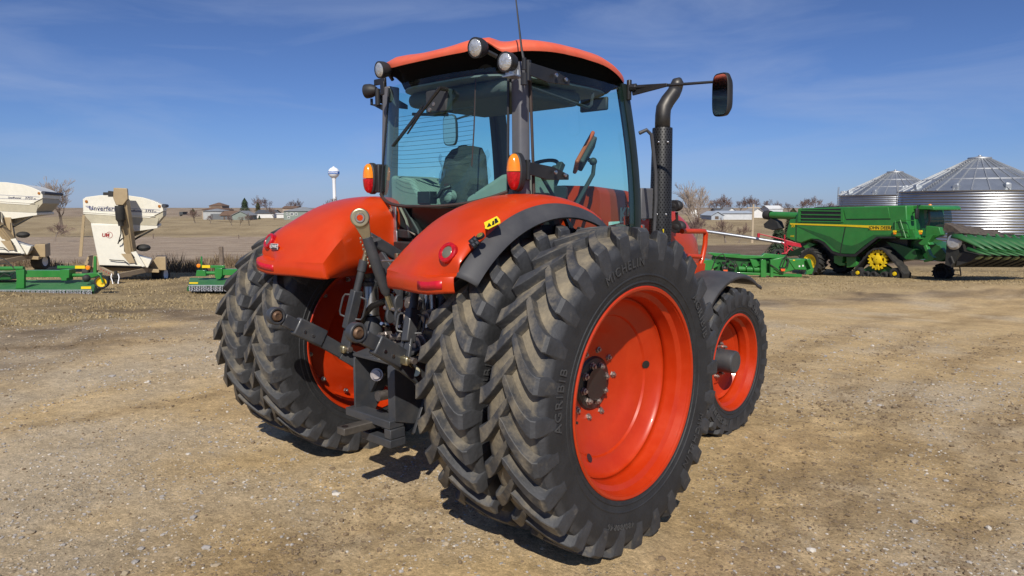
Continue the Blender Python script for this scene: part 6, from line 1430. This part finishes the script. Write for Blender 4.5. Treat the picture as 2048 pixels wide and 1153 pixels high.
# right hand village
house(1423, 1447, 431, 439, 424, 262, 14, METG, METG, 'long blue grey metal shed left of the utility pole', name='shed', gable='front', doors=((.3, .6, 433, 439),))
house(1440, 1506, 427, 439, 423, 266, 14, METL, METG, 'wide pale grey metal shed running behind the utility pole', name='shed')
house(1450, 1477, 426, 436, 416, 292, 10, WHW, GRR, 'white gabled house rising above the metal sheds', gable='front')
house(1411, 1426, 428, 438, 420, 290, 9, WHW, TNW, 'small white house behind the bare trees on the right', gable='front')
house(1500, 1530, 427, 440, 417, 300, 10, WHW, hm('ash roof', (.30, .29, .28)), 'white house with steep ash grey roof right of the utility pole', gable='front')
house(1538, 1566, 418, 424, 412, 420, 14, METL, WHW, 'far building with bright white roof above the trees', name='shed')
house(1433, 1447, 423, 430, 418, 320, 10, TNW, DKR, 'small dark roofed house between the metal sheds', gable='side')
sdz = thing('satellite_dish', gz(P(1387, 440, 200)), 'white satellite dish among the bare trees', 'satellite dish')
MB().lathe([(0, .05), (.15, .7), (.3, 1.1), (.5, 1.4), (.45, 1.42)], P(1386.5, 429, 200), NF * .8 + RH * .4 + UP * .4, 20).build('dish', WHITE, sdz); MB().cyl(P(1387, 442, 200.3), P(1387, 430, 200.3), .12, 8).build('mast', GALV, sdz)

# ---- trees --------------------------------------------------------
BARK = mat('bare bark', (.19, .155, .125), .95, var=.25, scale=3); TWIG = mat('fine twigs', (.26, .205, .165), .95, var=.2, scale=3); TWIGR = mat('reddish twigs', (.16, .105, .088), .95, var=.2, scale=3)
def bare_tree(seed, h, spread, twr, dens=1.0, up=.35):
    rn = random.Random(seed); tb = MB(); cb_ = MB()
    def seg(b, p, q, r0, r1):
        d = (q - p).normalized(); s_ = d.cross(V((.3, .8, .2))).normalized(); w = d.cross(s_); n0 = len(b.v)
        for (c, r) in ((p, r0), (q, r1)):
            for k in range(3): a = 2.094 * k; b.v.append(tuple(c + (s_ * math.cos(a) + w * math.sin(a)) * r)); b.c.append(0)
        b.f += [(n0, n0 + 1, n0 + 4, n0 + 3), (n0 + 1, n0 + 2, n0 + 5, n0 + 4), (n0 + 2, n0, n0 + 3, n0 + 5)]
    def grow(p, d, L_, r, lv):
        n = 3 if lv < 3 else 2
        for k in range(n):
            d = (d + V((rn.gauss(0, .16), rn.gauss(0, .16), rn.gauss(.04, .10)))).normalized(); q = p + d * (L_ / n); r1 = max(twr * .6, r * .80)
            seg(tb if lv < 2 else cb_, p, q, r, r1); p = q; r = r1
            if lv < 5 and (k > 0 or lv > 0):
                m = rn.choice((1, 2)) if lv < 2 else rn.choice((1, 2, 2)) if lv < 4 else 2
                for _ in range(m):
                    if rn.random() > dens: continue
                    a = rn.uniform(0, 6.28); s_ = d.cross(V((.2, .1, 1)) if abs(d.z) < .9 else V((1, 0, 0))).normalized(); w = d.cross(s_); an = rn.uniform(.45, .95) * spread
                    nd = (d * math.cos(an) + (s_ * math.cos(a) + w * math.sin(a)) * math.sin(an) + V((0, 0, up * .4))).normalized()
                    grow(p, nd, L_ * rn.uniform(.58, .80), max(twr, r * .58), lv + 1)
        if lv < 5: grow(p, d, L_ * .72, max(twr, r * .75), lv + 1)
    grow(V((0, 0, -.2)), V((rn.gauss(0, .05), rn.gauss(0, .05), 1)).normalized(), h * .21, h * .024, 0)
    zmax = max(p[2] for p in cb_.v); k = h / zmax
    tb.v = [tuple(V(p) * k) for p in tb.v]; cb_.v = [tuple(V(p) * k) for p in cb_.v]; return tb, cb_
def mk_tree(seed, h, spread, twr, m, dens=1.0, up=.35):
    t = thing('bare_tree', (0, 0, 0), 'x', 'tree', 'leafless trees around the fields and houses'); tb, cb_ = bare_tree(seed, h, spread, twr, dens, up)
    tb.build('trunk', BARK, t, ang=0, weld=False); cb_.build('crown', m, t, ang=0, weld=False); return t
protos = [(mk_tree(3, 10, .70, .014, TWIG, .72, .5), 10), (mk_tree(8, 10, .80, .021, TWIGR, .72, .4), 10), (mk_tree(15, 10, .62, .014, TWIG, .72, .6), 10), (mk_tree(23, 10, .95, .022, TWIGR, .72, .25), 10)]
used = [False] * 4
def put_tree(k, u, v, Z, hpx, label, rz=None, wide=1.0):
    h = hpx * Z / FPX; o, h0 = protos[k]
    if used[k]: o = copy_tree(o)
    used[k] = True; p = P(u, v, Z); g = gz(p); g.z = min(max(g.z, p.z - 1.5), p.z + 1.0); o.location = g; s_ = h / h0; o.scale = (s_ * wide, s_ * wide, s_); o.rotation_euler = (0, 0, rz if rz is not None else random.uniform(0, 6.28)); o['label'] = label; o['group'] = 'leafless trees around the fields and houses'
put_tree(0, 122, 440, 110, 104, 'tall pale bare tree rising behind the larger seed tender')
put_tree(3, 108, 465, 80, 40, 'low bare brush tree beneath the pale tree by the tenders', wide=1.6)
put_tree(1, 515, 421, 380, 36, 'bare tree just right of the tallest conifer')
put_tree(3, 536, 421, 382, 32, 'round bare tree between the conifers and the white shed', wide=1.2)
put_tree(1, 549, 432, 300, 28, 'reddish bare tree in front of the low white shed')
put_tree(1, 594, 424, 400, 32, 'bare tree behind the brown house left of the fender')
put_tree(3, 581, 422, 402, 28, 'smaller bare tree beside the brown house')
put_tree(3, 664, 420, 420, 32, 'bare tree at the foot of the water tower', wide=1.2)
put_tree(1, 648, 420, 430, 22, 'low bare tree left of the water tower foot')
put_tree(1, 391, 449, 230, 30, 'bare shrub tree on the bank left of the grey house', wide=1.3)
put_tree(3, 421, 450, 225, 18, 'small bare tree below the grey house', wide=1.2)
put_tree(1, 465, 459, 190, 24, 'left of three small bare trees on the grass bank')
put_tree(0, 480, 456, 192, 20, 'thin middle one of three small bare trees on the bank')
put_tree(1, 499, 458, 190, 26, 'right and densest of three small bare trees on the bank', wide=1.2)
put_tree(2, 1386, 462, 118, 102, 'tall bare tree just right of the exhaust shield', wide=1.0)
put_tree(0, 1408, 455, 122, 112, 'tallest bare tree with open pale branches on the right', rz=1.2, wide=.9)
put_tree(3, 1392, 478, 100, 52, 'low dense bare tree beneath the tall ones on the right', wide=1.4)
put_tree(1, 1372, 470, 112, 60, 'brown bare tree partly behind the front lamps', wide=1.2)
put_tree(3, 1452, 474, 104, 52, 'spreading bare tree in front of the metal sheds', wide=1.1)
put_tree(1, 1477, 473, 104, 42, 'narrow bare tree left of the utility pole')
put_tree(1, 1432, 436, 330, 42, 'bare tree behind the blue grey shed', wide=1.2)
put_tree(0, 1236, 455, 130, 85, 'bare tree seen through the right door glass of the cab')
put_tree(3, 1300, 452, 140, 60, 'low bare tree between the cab door and the exhaust shield')
lab = ['first', 'second', 'third', 'fourth', 'fifth', 'sixth', 'seventh', 'eighth', 'ninth', 'tenth', 'eleventh', 'twelfth', 'thirteenth', 'fourteenth']
for k, (u, hp_) in enumerate(((1418, 30), (1444, 38), (1462, 26), (1480, 30), (1499, 34), (1516, 36), (1536, 28), (1556, 24), (1578, 22), (1600, 30), (1617, 32), (1634, 34), (1655, 24), (1674, 20))):
    put_tree(1 if k % 2 else 3, u, 422, 420 + 9 * (k % 4), hp_, f'{lab[k]} bare tree from the left in the far tree line on the right', wide=1.3)
# conifers
NEED = mat('conifer needles', (.028, .050, .022), .9, var=.45, scale=1.2); NEEDO = mat('olive needles', (.060, .058, .022), .9, var=.4, scale=1.2)
def conifer(u, v, Z, hpx, wpx, label, m, seed):
    rn = random.Random(seed); h = hpx * Z / FPX; w = wpx * Z / FPX / 2; g = gz(P(u, v, Z)); p0 = P(u, v, Z); g.z = p0.z - .3
    t = thing('conifer', g, label, 'tree', 'evergreen trees'); MB().tube([g, g + UP * h * .9], [h * .025, h * .006], 6).build('trunk', BARK, t)
    b = MB()
    for k in range(1500):
        f = rn.random() ** .8; z = h * (.06 + .94 * f); rr = w * (1 - f) ** .75 * (.55 + .5 * rn.random()) * (1 + .22 * math.sin(9 * f + seed)); a = rn.uniform(0, 6.28)
        d = V((math.cos(a), math.sin(a), -.25)); c = g + UP * z + d * rr; sz = h * .05 * rn.uniform(.6, 1.4); s_ = d.cross(UP).normalized()
        b.add([c - s_ * sz * .6, c + d * sz * 1.2 - UP * sz * rn.uniform(0, .6), c + s_ * sz * .6, c - d * sz * .3 + UP * sz * rn.uniform(.2, .7)], [(0, 1, 2), (0, 2, 3)])
    b.build('crown', m, t, ang=0, weld=False)
conifer(490, 422, 345, 26, 23, 'tall dark green conifer beside the sage green house', NEED, 1)
conifer(516, 422, 350, 18, 15, 'shorter olive conifer right of the tall one', NEEDO, 2)
conifer(386, 427, 320, 11, 14, 'small round evergreen left of the brown roofed house', NEEDO, 3)
conifer(463, 423, 420, 7, 16, 'low distant evergreen clump behind the roofs', NEED, 4)
conifer(519, 440, 310, 10, 8, 'small rounded evergreen shrub by the white shed drive', NEED, 5)
conifer(1583, 500, 62, 88, 62, 'big dark olive evergreen behind the combine unloading auger', NEEDO, 6)
conifer(1556, 503, 61, 62, 46, 'shorter evergreen under the unloading spout', NEED, 7)
